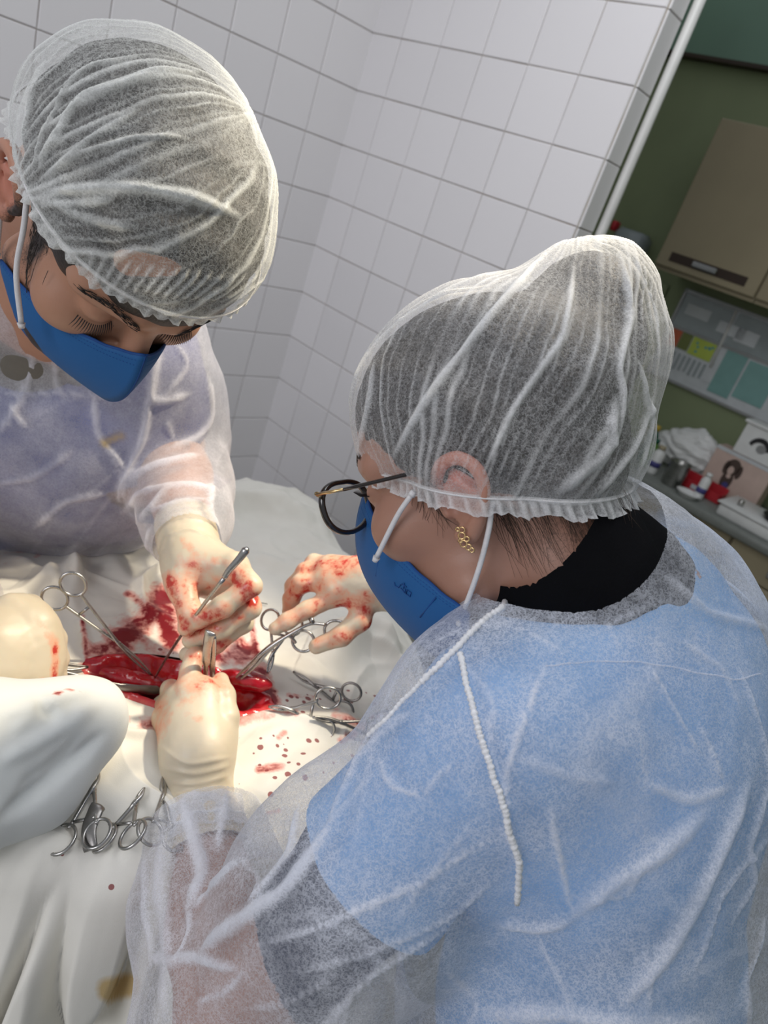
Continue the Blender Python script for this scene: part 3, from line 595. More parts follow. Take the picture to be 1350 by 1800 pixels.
for c_, r_ in ((P(432, 1195, .868), (.034, .014, .012)), (P(218, 1190, .846), (.046, .013, .009))):
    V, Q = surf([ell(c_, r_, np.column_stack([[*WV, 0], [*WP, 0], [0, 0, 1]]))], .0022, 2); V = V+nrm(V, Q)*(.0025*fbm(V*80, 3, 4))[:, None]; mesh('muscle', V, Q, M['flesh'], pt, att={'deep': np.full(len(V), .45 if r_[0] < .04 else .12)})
# folded towel at the left and its lower layer
V, Q = surf([cap(P(-60, 1275, .63), P(165, 1240, .72), .036, .016, .03), cap(P(-60, 1340, .62), P(150, 1285, .71), .04, .022, .05), cap(P(-60, 1420, .62), P(60, 1375, .67), .04, .026, .05), cap(P(60, 1375, .67), P(160, 1290, .72), .022, .012, .04), cap(P(-60, 1300, .72), P(150, 1290, .78), .04, .03, .04)], .0045, 4)
hh, cc = crump(V, 7, 12, 2); N = nrm(V, Q); V = V+N*(.0065*hh+.009*fbm(V*9, 2, 3))[:, None]; S = pxverts(V); V, f_ = creases(V, nrm(V, Q), [([(62, 1235), (85, 1262), (100, 1258)], .005, -.006, 0), ([(20, 1290), (60, 1250), (120, 1225)], .007, .003, 0), ([(0, 1440), (90, 1370), (185, 1290)], .007, -.008, 0), ([(0, 1260), (70, 1235), (160, 1215)], .005, .003, 0), ([(0, 1340), (90, 1290), (170, 1240)], .008, .005, 0), ([(30, 1390), (110, 1330), (150, 1290)], .006, -.004, 0)], S)
mesh('folded_towel', V, Q, M['towel'], att={'blood': strokes(S, [(98, 1222, 106, 1218, 6, .9), (118, 1212, 124, 1214, 5, 1.), (135, 1216, 150, 1220, 6, .5), (70, 1245, 80, 1240, 3, .6)]), 'spat': strokes(S, [(98, 1225, 106, 1220, 6, .5)])})
tag(bpy.data.objects['folded_towel'], 'thick grey-white towel folded over the left edge of the table', 'towel')
V, Q = surf([cap(P(60, 1440, .72), P(180, 1330, .76), .030, .012, .03), cap(P(-60, 1430, .69), P(90, 1432, .72), .030, .03, .03)], .0045, 4)
hh, cc = crump(V, 8, 15, 2); V = V+nrm(V, Q)*(.005*hh)[:, None]; S = pxverts(V)
mesh('lower_towel', V, Q, M['towel'], att={'blood': strokes(S, [(148, 1380, 150, 1384, 4, .9), (20, 1442, 60, 1440, 6, .5)])}); tag(bpy.data.objects['lower_towel'], 'shaded lower towel fold beneath the thick folded towel', 'towel')
# ================================================================= INSTRUMENTS
def ring(mb, c, ax1, ax2, r1, r2, w=.0016):
    a = np.arange(26)*2*math.pi/26; mb.tube([c+ax1*r1*math.cos(t)+ax2*r2*math.sin(t) for t in a], w, 8, closed=True)
def hemostat(name, lab, cat, tip, mid, side, rs=.0125, spread=.016, jf=.40, w=.0028, mm='steel', curve=None, grp='ring-handled instruments'):
    tip = np.asarray(tip, float); mid = np.asarray(mid, float); ax = unit(mid-tip); L = np.linalg.norm(mid-tip); sd = unit(side-ax*(ax@side)); nr = np.cross(ax, sd)
    t = thing(name, lab, cat, tip, grp); J = tip+ax*L*jf; cv = np.zeros(3) if curve is None else np.asarray(curve, float)
    for s in (-1, 1):
        pts = cat_spline([tip+sd*s*.0006+cv, tip+ax*L*jf*.5+sd*s*.0022+cv*.3, J+nr*s*.0012, tip+ax*L*(jf+.18)-sd*s*spread*.28, tip+ax*L*.85-sd*s*spread*.72, mid-sd*s*(spread-.002)-ax*rs*.85], 5)
        k = len(pts); rr = np.interp(np.arange(k)/k, [0, .2, .4, .5, 1], [.0009, .0018, w, w*.75, .0018])
        a = MB().tube(pts, rr, 10, flat=.8).done('arm', M[mm], t)
        mb = MB(); ring(mb, mid-sd*s*spread+ax*rs*.25, ax, sd, rs*1.15, rs, .0017); mb.done('finger_ring', M[mm], a)
    MB().lathe(J+nr*.0022, [(.0001, .0006), (.0022, .0005), (.0026, -.002)], 12, np.column_stack([sd, np.cross(nr, sd), nr])).done('pivot_screw', M[mm], t)
    q = tip+ax*L*.80; MB().tube([q-sd*spread*.62, q, q+sd*spread*.62], .0018, 6).done('ratchet', M[mm], t); return t
ux = RT; uy = UP
hemostat('hemostat', 'long hemostat reaching from the wound up to twin rings at the left', 'hemostat', P(268, 1188, .856), P(116, 1043, .80), P(140, 1012, .80)-P(90, 1062, .80), .0125, .0125)
probe = thing('probe', 'slim steel probe held upright in the man\'s left hand', 'probe', P(272, 1192, .854))
pts = [P(270, 1195, .856), P(300, 1145, .835), P(345, 1080, .79), P(395, 1015, .76)]; MB().tube(cat_spline(pts, 6), np.linspace(.0012, .0024, 19), 10).done('shaft', M['steel'], probe); MB().tube(cat_spline([P(394, 1016, .76), P(402, 1003, .757), P(420, 983, .752), P(435, 963, .748)], 5), np.concatenate([[.0026, .0032], np.linspace(.003, .0044, 13), [.002]]), 12).done('handle', M['steel'], probe)
tf = thing('tissue_forceps', 'flat broad tissue forceps held in the gloved hand at the left edge', 'forceps', P(280, 1214, .845))
MB().tube(cat_spline([P(60, 1172, .75), P(130, 1188, .77), P(200, 1205, .797), P(250, 1212, .818), P(286, 1214, .835)], 6), np.array([.0030]*8+[.0036]*6+[.0048]*4+[.0056]*5+[.0030, .001]), 10, flat=.4, up=FW).done('upper_limb', M['steel_dark'], tf)
MB().tube(cat_spline([P(70, 1180, .775), P(130, 1196, .80), P(205, 1212, .822), P(284, 1219, .853)], 6), np.linspace(.0028, .0012, 19), 8, flat=.5).done('lower_limb', M['steel_dark'], tf)
cl = thing('towel_clamp', 'small dull clamp poking out above the forceps near the left hand', 'clamp', P(100, 1170, .80)); MB().tube(cat_spline([P(80, 1160, .79), P(120, 1168, .805), P(155, 1172, .82)], 5), np.linspace(.003, .0012, 11), 8).done('arm', M['steel_dark'], cl); MB().tube(cat_spline([P(80, 1172, .79), P(120, 1178, .805), P(155, 1173, .82)], 5), np.linspace(.003, .0012, 11), 8).done('arm', M['steel_dark'], cl)
sc_ = thing('thumb_forceps', 'broad silver thumb forceps held upright between the woman\'s left fingers', 'forceps', P(372, 1180, .80))
MB().tube(cat_spline([P(362, 1205, .82), P(362, 1170, .795), P(364, 1140, .78), P(368, 1118, .768), P(371, 1110, .766)], 5), np.array([.003]*6+[.0050]*6+[.0056]*4+[.0060]*4+[.004]), 12, flat=.35, up=FW).done('limb', M['steel'], sc_)
MB().tube(cat_spline([P(374, 1205, .822), P(373, 1170, .80), P(374, 1140, .785), P(373, 1118, .772)], 5), np.linspace(.003, .0045, 16), 12, flat=.4, up=FW).done('limb', M['steel'], sc_)
nh = thing('scissors', 'open bright steel scissors held in the woman\'s right hand', 'scissors', P(401, 1203, .856))
nr = unit(np.cross(P(400, 1200, .856)-P(560, 1100, .86), UP)); 
for a_pts, rc in (([P(401, 1203, .858), P(440, 1168, .852), P(470, 1140, .85), P(512, 1113, .85), P(545, 1097, .852), P(572, 1098, .855)], P(592, 1110, .86)), ([P(408, 1206, .858), P(445, 1174, .855), P(480, 1135, .853), P(505, 1118, .853), P(515, 1124, .856), P(520, 1130, .858)], P(533, 1127, .862))):
    c_ = cat_spline(a_pts, 5); k = len(c_); a = MB().tube(c_, np.interp(np.arange(k)/k, [0, .1, .45, .55, 1], [.0006, .0022, .0036, .0026, .0019]), 10, flat=.8).done('arm', M['steel'], nh)
    mb = MB(); ring(mb, rc, unit(RT*.9-UP*.3), unit(UP*.9+RT*.3), .015 if rc is not None and rc[0] > P(560, 1110, .86)[0] else .013, .0125, .0018); mb.done('finger_ring', M['steel'], a)
MB().tube([P(546, 1086, .853), P(550, 1096, .853)], .003, 8).done('ratchet', M['steel_dark'], nh)
hemostat('hemostat', 'hemostat standing behind the scissors with its ring by the woman\'s fingertip', 'hemostat', P(470, 1184, .89), P(494, 1098, .905), RT, .011, .015, w=.0024)
hemostat('hemostat', 'dark hemostat lying highest on the right of the drape', 'hemostat', dsurf(522, 1174)+np.array([0, 0, .006]), dsurf(612, 1222)+np.array([0, 0, .010]), UP+RT*.2, .011, .0125, mm='steel_dark', curve=UP*.004)
hemostat('hemostat', 'hemostat lying right of the wound with two rings spread open', 'hemostat', dsurf(470, 1228)+np.array([0, 0, .006]), dsurf(574, 1248)+np.array([0, 0, .010]), RT*.6+UP*.9, .013, .019, mm='steel')
hemostat('hemostat', 'hemostat lying nearest the woman\'s sleeve on the bloodied drape', 'hemostat', dsurf(560, 1256)+np.array([0, 0, .006]), dsurf(668, 1278)+np.array([0, 0, .012]), UP, .011, .012, mm='steel_dark')
hemostat('hemostat', 'hemostat with two upright rings in the hollow of the front drape', 'hemostat', dsurf(186, 1330)-FW*.012, dsurf(165, 1432)-FW*.022, RT-FW*.3, .0125, .0165, jf=.3)
hemostat('hemostat', 'hemostat slanting down from the woman\'s glove to rings by the retractor', 'hemostat', dsurf(262, 1365)-FW*.006, dsurf(228, 1432)-FW*.020, RT*.8+UP*.4, .0125, .0175, jf=.35)
hemostat('hemostat', 'hemostat mostly hidden beside the woman\'s left wrist', 'hemostat', dsurf(296, 1345)-FW*.005, dsurf(290, 1432)-FW*.018, RT*.4+FW, .0125, .012, jf=.35)
rt = thing('retractor', 'dark flat retractor blade with a rounded end between the ring handles', 'retractor', P(180, 1420, .72)); MB().tube(cat_spline([dsurf(196, 1383)-FW*.020, dsurf(190, 1395)-FW*.022, dsurf(180, 1425)-FW*.024, dsurf(182, 1460)-FW*.022], 6), np.concatenate([[.002, .0058], np.full(16, .0072), [.0065]]), 14, flat=.3, up=FW).done('blade', M['steel_dark'], rt)
nl = thing('suture_needle', 'thin straight needle on the drape right of the man\'s hand', 'needle', dsurf(460, 1045)); MB().tube([dsurf(445, 1041)+np.array([0, 0, .004]), dsurf(478, 1048)+np.array([0, 0, .004])], .0008, 6).done('shaft', M['steel'], nl)
# ================================================================= PEOPLE
def head_prims(O, R, s, ears=True, cz=.083, cy=.097):
    R = np.array(R); L = lambda x, y, z: O+s*(R@np.array([x, y, z]))
    def E(c, r, k=.012, sub=False, rx=0.): 
        Rr = R if not rx else R@np.array([[1, 0, 0], [0, math.cos(rx), -math.sin(rx)], [0, math.sin(rx), math.cos(rx)]])
        return ell(L(*c), np.array(r)*s, Rr, k*s, sub)
    C_ = lambda a, b, ra, rb, k=.012: cap(L(*a), L(*b), ra*s, rb*s, k*s)
    p = [E((0, -.015+(.097-cy)*.5, .055-(.083-cz)*.3), (.076, cy, cz)), E((0, .030, -.015), (.062, .062, .085), .03), E((0, .045, -.078), (.046, .042, .034), .03), C_((0, .075, -.098), (0, .072, -.098), .018, .018, .02),
         E((0, .03, .06), (.064, .062, .05), .03)]
    for q in (-1, 1):
        p += [E((q*.043, .062, -.018), (.026, .026, .024), .02), C_((q*.014, .090, .034), (q*.05, .070, .034), .012, .012, .014), C_((q*.054, .01, -.072), (q*.03, .06, -.095), .015, .016, .03)]
    for q in (-1, 1): p += [E((q*.033, .103, .012), (.019, .017, .013), .012, True)]
    for q in (-1, 1): p += [E((q*.033, .0775, .012), (.0135, .0135, .0125), .003)]
    p += [C_((0, .088, .022), (0, .112, -.022), .008, .012, .012), C_((-.012, .10, -.03), (.012, .10, -.03), .008, .008, .008), C_((-.018, .088, -.060), (.018, .088, -.060), .008, .008, .01)]
    if ears:
        for q in (-1, 1):
            X = lambda x, y, z: (q*x, y, z)
            p += [E(X(.079, -.008, .002), (.0035, .016, .026), .006)]
            hx = [(.078, .010, -.002), (.082, .012, .014), (.087, .003, .028), (.090, -.012, .031), (.091, -.024, .020), (.090, -.025, .003), (.086, -.016, -.014), (.082, -.006, -.026), (.079, .002, -.026)]
            hs = cat_spline(np.array([L(*X(*v)) for v in hx]), 3); rr = np.interp(np.arange(len(hs)), [0, 6, 16, 21, 24], [.0035, .0046, .0042, .0062, .006])*s
            p += chain(hs, rr, .003*s)
            p += [C_(X(.082, -.004, .016), X(.084, -.016, .004), .0035, .0035, .004), C_(X(.084, -.016, .004), X(.081, -.006, -.012), .0035, .003, .004), C_(X(.080, .010, .0), X(.081, .008, -.008), .0042, .0042, .004), E(X(.086, .001, .0), (.007, .0075, .0085), .003, True)]
    return p, L
def hand_prims(J, w, palm, thumb=None, k=.006):
    """fingers: lists of points + radii; palm: list of (a,b,ra,rb)"""
    p = []
    for a, b, ra, rb in palm: p.append(cap(a, b, ra, rb, .014))
    for f, r in J: p += chain(f, r, k)
    return p
def mapa(f, V): return f
# ------------------------------------------------------------- WOMAN
OW = np.array([.0706, .5707, 1.4241]); RW_ = np.array([[0.2989, -0.7839, -0.5442], [0.9512, 0.1987, 0.2361], [-0.077, -0.5882, 0.8051]])
hp, LW = head_prims(OW, RW_, 1.)
LS, LE, LWr = P(870, 1290, .53), P(405, 1790, .60), P(352, 1400, .745)
RS, RE, RWr = P(1200, 1125, .78), P(960, 1080, .96), P(690, 1030, .875)
NB = P(1068, 1062, .628); lat = unit(RS-LS); c1 = P(1085, 1330, .665); pel = c1+np.array([.13, -.10, -.42]); spn = unit(NB-pel); frt = unit(np.cross(spn, lat)); lat2 = np.cross(frt, spn); RB_ = np.column_stack([lat2, frt, spn])
wo = thing('person', 'woman in translucent gown over light blue scrub, glasses and blue mask, back to the viewer', 'person', (pel[0], pel[1], 0.))
neckp = chain([LW(0, -.035, -.045), LW(0, -.055, -.09), NB], [.052, .050, .06], .03)
torso = [ell(c1, (.185, .115, .20), RB_, .05), ell(c1*.5+pel*.5, (.16, .11, .18), RB_, .05), ell(pel, (.18, .125, .16), RB_, .05), cap(LS+lat*.03, NB, .05, .055, .05), cap(RS-lat*.03, NB, .05, .055, .05)]
larm = chain([LS, LS*.5+LE*.5, LE], [.052, .044, .041], .03)+chain([LE, LE*.65+LWr*.35, LWr], [.041, .043, .028], .02)
rarm = chain([RS, RE], [.052, .04], .03)+chain([RE, RWr], [.04, .028], .02)
# hands: woman left (near), woman right
lh = hand_prims([([P(330, 1215, .775), P(334, 1180, .795), P(342, 1156, .805), P(345, 1148, .815)], [.0115, .0105, .0100, .0092]), ([P(312, 1225, .782), P(300, 1212, .815), P(302, 1222, .845), P(312, 1232, .855)], [.0115, .0105, .0098, .009]), ([P(300, 1240, .785), P(284, 1240, .82), P(292, 1255, .845), P(305, 1258, .85)], [.0110, .010, .0095, .0085]), ([P(292, 1262, .785), P(278, 1272, .815), P(290, 1282, .835), P(300, 1285, .84)], [.0105, .0095, .0085, .008]),
                 ([P(385, 1310, .765), P(399, 1262, .775), P(395, 1222, .79), P(388, 1196, .803)], [.0150, .0125, .0108, .0092])],
                0, [(LWr, P(345, 1330, .755), .0300, .034), (P(345, 1330, .755), P(325, 1225, .785), .034, .018), (P(350, 1320, .758), P(300, 1262, .786), .034, .020), (P(355, 1330, .76), P(378, 1290, .770), .030, .022), (P(345, 1300, .765), P(350, 1215, .785), .030, .018), (P(350, 1300, .765), P(365, 1235, .783), .028, .018)])
rh = hand_prims([([P(585, 1050, .868), P(540, 1072, .862), P(505, 1092, .858), P(484, 1105, .856)], [.0115, .0102, .0095, .0082]), ([P(572, 1022, .875), P(528, 1026, .878), P(512, 1052, .885), P(508, 1075, .89)], [.0118, .0108, .0098, .0088]), ([P(575, 1003, .885), P(537, 1004, .892), P(515, 1030, .90), P(510, 1060, .905)], [.0112, .0104, .0095, .0085]), ([P(582, 992, .895), P(552, 988, .905), P(532, 1010, .915), P(524, 1036, .92)], [.0105, .0098, .009, .008]),
                 ([P(640, 1050, .870), P(632, 1090, .862), P(600, 1118, .858), P(556, 1136, .860)], [.0145, .0135, .0118, .0095])],
                0, [(RWr, P(650, 1025, .873), .027, .029), (P(650, 1025, .873), P(590, 1040, .871), .027, .019), (P(650, 1020, .878), P(582, 1000, .888), .026, .018), (P(655, 1030, .875), P(640, 1050, .87), .024, .018), (P(650, 1020, .875), P(578, 1018, .878), .024, .018)])
HV, HQ = surf(hp+neckp, .0023, 1)
hl = (HV-OW)@RW_   # head-local
BV, BQ = surf(torso+larm+rarm+neckp[-1:]+grow(lh, -.003)+grow(rh, -.003), .0055, 2)
red = np.exp(-(((np.abs(hl[:, 0])-.085)/.012)**2+((hl[:, 2]-.022)/.022)**2+((hl[:, 1]+.01)/.03)**2))*.9
nape = np.clip(1-np.abs(hl[:, 2]+.045)/.05, 0, 1)*np.clip((-hl[:, 1]-.022)/.03, 0, 1)*.42; side = .8*np.exp(-(((hl[:, 1]-.018)/.014)**2+((hl[:, 2]-.02)/.03)**2))
mesh('body', np.vstack([HV, BV]), np.vstack([HQ, BQ+len(HV)]), M['skin_w'], wo, att={'red': np.concatenate([red, np.zeros(len(BV))]), 'hair': np.concatenate([np.maximum(nape, side), np.zeros(len(BV))])})
# hair with a bun
V, Q = surf([ell(LW(0, -.012, .062), (.085, .108, .088), RW_), ell(LW(0, -.065, .0), (.058, .048, .045), RW_, .02), cap(P(1030, 540, .60), P(1050, 600, .60), .044, .038, .03), cap(P(980, 640, .62), P(1015, 760, .60), .05, .032, .04)], .0035, 2)
V = V+nrm(V, Q)*(.0015*fbm(V*90, 3, 1))[:, None]; mesh('hair', V, Q, M['hair'], wo)
mb = MB(); r_ = np.random.RandomState(5)
for i in range(150):
    y0 = -.02-.09*r_.rand(); xx = -.062+.03*max(0, (-y0-.05)/.05)*r_.rand(); a = np.array([xx-.012*(1-abs(y0)/.12), y0, -.01-.01*r_.rand()]); b = a+np.array([.004*r_.randn(), -.012*r_.rand()-.004, -.028-.03*r_.rand()])
    P0 = [LW(*a), LW(*((a+b)/2+r_.randn(3)*.003)), LW(*b)]; v = np.array(P0); d = sd_at(hp[:5]+neckp, v); nn = unit(LW(-1, -.2, -.2)-LW(0, 0, 0)); v = v-nn*(d-.0012)[:, None]
    mb.tube(cat_spline(v, 3), np.linspace(.00028, .00008, 7), 3)
for i in range(26):
    a = np.array([-.073, .028-.01*r_.rand(), .012+.01*r_.rand()]); b = a+np.array([0, .012*r_.randn()+.004, -.03-.015*r_.rand()]); v = np.array([LW(*a), LW(*((a+b)/2+r_.randn(3)*.004)), LW(*b)]); d = sd_at(hp[:5]+neckp, v); nn = unit(LW(-1, .1, -.1)-LW(0, 0, 0)); v = v-nn*(d-.0014)[:, None]; mb.tube(cat_spline(v, 3), np.linspace(.00025, .00008, 7), 3)
o = mb.done('stray_hair', M['brown_hair'], wo); o['kind'] = 'stuff'
# eyelashes
for q in (-1, 1):
    mb = MB()
    for i in range(22):
        u = -1+2*i/21; a = LW(q*.033+u*.012, .0905-.006*u*u, .012); mb.tube([a, a+(LW(u*.003, .006, .0015)-OW), a+(LW(u*.006, .010, .006)-OW)], [.0005, .0004, .0001], 4)
    mb.done('eyelashes', M['black'], wo)
def brow(par, O, R, s, prims, ctr, m, w, q):
    r_ = np.random.RandomState(9); mb = MB(); c = cat_spline(np.array(ctr, float)*np.array([q, 1, 1]), 20); n = len(c)
    for i in range(110):
        k = int(r_.rand()*(n-3)); t = k/n; a = c[k]+np.array([0, 0, (r_.rand()-.5)*w*(1-.6*t)]); b = a+np.array([q*(.003+.002*r_.rand()), -.0008, .0022*(1-1.4*t)+.0006*r_.randn()])
        v = O+s*(np.array([a, (a+b)/2, b])@np.array(R).T); d = sd_at(prims, v); v = v-(d-.0008)[:, None]*np.array(R)[:, 1]; mb.tube(v, [.0004*s, .00035*s, .0001], 3)
    o = mb.done('eyebrow', m, par); o['kind'] = 'stuff'
for q in (-1, 1): brow(wo, OW, RW_, 1., hp, [(.014, .100, .038), (.035, .092, .046), (.055, .072, .042)], M['brown_hair'], .006, q)
# mask: bezier patch from ridge to side
def face_mask(O, R, s, par, name_m, ctr, straps):
    L = lambda v: O+s*(np.array(R)@np.array(v)); n = 26; V = []
    for q in (-1, 1):
        for i in range(n+1):
            u = i/n
            for j in range(n+1):
                v = j/n; bu = ((1-u)**2, 2*u*(1-u), u*u); bv = ((1-v)**2, 2*v*(1-v), v*v); p = sum(bu[a]*bv[b]*np.array(ctr[a][b]) for a in range(3) for b in range(3)); p = p*np.array([q, 1, 1])
                p[2] += .0006*math.cos(u*40)*(v < .05); V.append(L(p))
    Fc = []
    for h in (0, 1):
        o_ = h*(n+1)**2
        for i in range(n):
            for j in range(n):
                f = [o_+i*(n+1)+j, o_+i*(n+1)+j+1, o_+(i+1)*(n+1)+j+1, o_+(i+1)*(n+1)+j]; Fc.append(f if h else f[::-1])
    m = mesh('face_mask', V, Fc, M['mask'], par); md = m.modifiers.new('thickness', 'SOLIDIFY'); md.thickness = .0022*s; md.offset = 0
    V = np.array(V); o1 = (n+1)**2
    for q in (0, 1):
        top = V[q*o1+np.arange(n+1)*(n+1)]; bot = V[q*o1+np.arange(n+1)*(n+1)+n]
        mb = MB().tube(top, .0013*s, 6).tube(bot, .0017*s, 6); mb.done('welt', M['mask_edge'], m)
        off = V[q*o1+np.arange(1, n+1)*(n+1)+1]; of2 = V[q*o1+np.arange(1, n+1)*(n+1)+2]; nn = unit(V[q*o1+13*(n+1)+4]-V[q*o1+13*(n+1)+4].mean()+0) if 0 else None
        st = MB()
        for line in (off, of2):
            c = cat_spline(line, 4)
            for t in range(0, len(c)-1, 2): st.tube([c[t], c[t+1]], .0006*s+.0008*s, 4)
        st.done('stitching', M['mask_edge'], m)['kind'] = 'stuff'
    st = MB(); st.tube(V[o1*0+np.arange(n+1)], .0012*s, 5); st.done('centre_fold', M['mask_edge'], m)
    for pts in straps:
        c = cat_spline([L(v) for v in pts], 8); MB().tube(c, .0021*s, 8).done('ear_loop', M['strap'], m)
        for e, d_ in ((c[0], c[0]-c[2]), (c[-1], c[-1]-c[-3])): MB().tube([e, e+unit(d_)*.004], [.0032*s, .0024*s], 7).done('ear_loop_end', M['strap'], m)
    return m, V
ctrW = [[(0, .108, .014), (0, .162, -.055), (0, .088, -.130)], [(.054, .088, -.026), (.074, .092, -.085), (.050, .06, -.135)], [(.078, .010, -.086), (.078, .018, -.11), (.052, .02, -.130)]]
fmW, mV = face_mask(OW, RW_, 1., wo, 'mask', ctrW, [[(q*.071, .078, -.034), (q*.077, .050, -.004), (q*.079, .034, .010)] for q in (-1, 1)]+[[(q*.0745, .020, -.092), (q*.079, -.004, -.055), (q*.083, -.020, -.025), (q*.084, -.026, -.008)] for q in (-1, 1)])
# pressed marks on the mask cheek
mS = pxverts(mV); em = MB()
def onmask(x, y):
    d2 = (mS[:, 0]-x)**2+(mS[:, 1]-y)**2+(mS[:, 2] > .66)*1e6; i = np.argsort(d2)[:14]; A = np.column_stack([np.ones(14), mS[i, 0]-x, mS[i, 1]-y]); return P(x, y, np.linalg.lstsq(A, mS[i, 2], rcond=None)[0][0])
def mk(poly, r=.0005): em.tube(np.array([onmask(*p) for p in poly])-FW*.0032, r, 5)
mk([(693, 1023), (694, 1029), (700, 1032), (704, 1027)]); mk([(706, 1026), (714, 1031)]); mk([(710, 1024), (709, 1034)]); mk([(704, 1033), (711, 1041)]); mk([(711, 1041), (712, 1034)]); mk([(713, 1043), (715, 1036), (722, 1041), (720, 1048), (713, 1043)])
em.done('pressed_mark', M['mask_edge'], fmW)
em = MB(); mk([(665, 985), (661, 1012)], .0006); em.done('dart_seam', M['mask_edge'], fmW); em = MB(); mk([(765, 1050), (738, 1084)], .0006); em.done('dart_seam', M['mask_edge'], fmW)
# glasses
gl = MB(); lens = MB(); G = lambda x, y, z: LW(x, y, z); gw = []
for q in (-1, 1):
    a = np.arange(40)*2*math.pi/40; pts = []
    for t in a:
        cx, sz = math.cos(t), math.sin(t); rx = .0265*(1+.04*cx*sz); rz = .0215+.002*max(0, sz)*cx; x = q*(.036+rx*np.sign(cx)*abs(cx)**.85); z = .006+rz*np.sign(sz)*abs(sz)**.85+.003*max(0, cx); y = .104+.3*(abs(x)-.01)
        pts.append(G(x, y, z))
    f = MB().tube(pts, .0024, 8, closed=True, flat=1.3, up=RW_[:, 1]); gw.append((f, pts))
GL = gw[0][0].v; gt = bpy.data.objects.new('glasses', None); COL.objects.link(gt); gt.parent = wo; gt.name = 'glasses'
for f, pts in gw:
    f.done('rim', M['baby'], gt); MB().add(pts, [list(range(len(pts)))]).done('lens', M['lens'], gt, False)
MB().tube([G(-.010, .1, .010), G(0, .108, .014), G(.010, .1, .010)], .002, 8).done('bridge', M['gold'], gt)
for q in (-1, 1):
    MB().tube([G(q*.061, .120, .022), G(q*.070, .117, .024)], .003, 8, flat=.7).tube([G(q*.070, .117, .024), G(q*.0745, .090, .024)], [.0030, .0026], 8, flat=.5).done('hinge_piece', M['gold'], gt, label='gold-coloured temple front')
    MB().tube(cat_spline([G(q*.0745, .090, .024), G(q*.0785, .03, .026), G(q*.083, -.004, .026), G(q*.085, -.03, .004)], 5), .0028, 8, flat=.6).done('temple', M['baby'], gt)
# earring
er = MB(); e0 = LW(-.092, -.0035, -.026); 
for i, (dy, dz, r) in enumerate([(0, .006, .0022), (.001, .002, .0025), (-.0022, -.001, .0018), (.001, -.004, .0026), (-.002, -.007, .0022), (-.004, -.0095, .0017), (.0028, -.0015, .0014), (.003, .007, .0014)]):
    mbq, a = er, np.arange(9)*2*math.pi/9; c = e0+RW_@np.array([0, dy, dz]); er.tube([c+RW_@np.array([0, r*math.cos(t), r*math.sin(t)]) for t in a], .0007, 5, closed=True)
er.done('earring', M['gold'], wo, label='small gold openwork stud earring')
# turtleneck
naxp = unit(LW(0, -.03, -.03)-NB)
tn = chain([LW(0, -.045, -.055), LW(0, -.055, -.09), NB, NB-spn*.05], [.060, .063, .072, .09], .03)+[cap(P(1040, 925, .65), P(1105, 985, .67), .034, .034, .03)]
V, Q = surf(tn, .004, 2); hh, cc = crump(V, 16, 3, 2); V = V+nrm(V, Q)*(hh*.0022+.002*fbm(V*30, 2, 1))[:, None]; V, Q = cutf(V, Q, .002*np.sin(V[:, 0]*90)-(V-P(958, 945, .56))@naxp); mesh('turtleneck', V, Q, M['blackcloth'], wo)
# scrub top
ud = unit(LE-LS); SL = LS+(LE-LS)*.43; nS = unit((P(690, 1585, .55)-P(790, 1490, .54)))
scr = [ell(c1-lat2*.010, (.185, .125, .20), RB_, .05), ell(c1*.5+pel*.5, (.175, .125, .2), RB_, .05), ell(pel, (.195, .14, .17), RB_, .05), cap(LS+lat*.03, NB-lat*.02, .058, .05, .05), cap(RS-lat*.03, NB+lat*.03, .058, .05, .05)]+chain([LS, SL, SL+ud*.06], [.061, .057, .054], .03)+chain([RS, RS*.5+RE*.5], [.06, .055], .03)
V, Q = surf(scr, .0045, 2); N = nrm(V, Q); hh, cc = crump(V, 7, 41, 3); V = V+N*(.004*hh+.003*fbm(V*14, 3, 3))[:, None]
vv = V-LS; pdd = np.linalg.norm(vv-(vv@ud)[:, None]*ud, axis=1); V, Q = cutf(V, Q, np.maximum(-(V-SL)@nS, pdd-.075)); mesh('scrub_top', V, Q, M['scrub_w'], wo)
V, Q = surf(chain([LS*.4+SL*.6, SL, LE+ud*.0], [.054, .052, .048], .02), .005, 2); BK = P(510, 1700, .575); nB = unit(P(515, 1700, .575)-P(610, 1655, .575)); V, Q = cutf(V, Q, -((V-BK)@nB)); hh, cc = crump(V, 14, 8, 2); V = V+nrm(V, Q)*(hh*.002)[:, None]; mesh('undershirt_sleeve', V, Q, M['navy'], wo)
# trousers / legs
for q in (-1, 1):
    hip = pel+lat2*q*.085-spn*.08; ft = np.array([hip[0]+.02, hip[1]-.02, .05]); V, Q = surf(chain([hip, hip*.5+ft*.5+frt*.02, ft], [.095, .07, .055], .03), .012, 2); mesh('trouser_leg', V, Q, M['scrub_w'], wo)
    V, Q = surf([cap(ft+np.array([0, 0, -.012]), ft+frt*np.array([1, 1, 0])*.14+np.array([0, 0, -.018]), .036, .03)], .008, 2); V[:, 2] = np.maximum(V[:, 2], .001); mesh('shoe', V, Q, M['white'], wo)
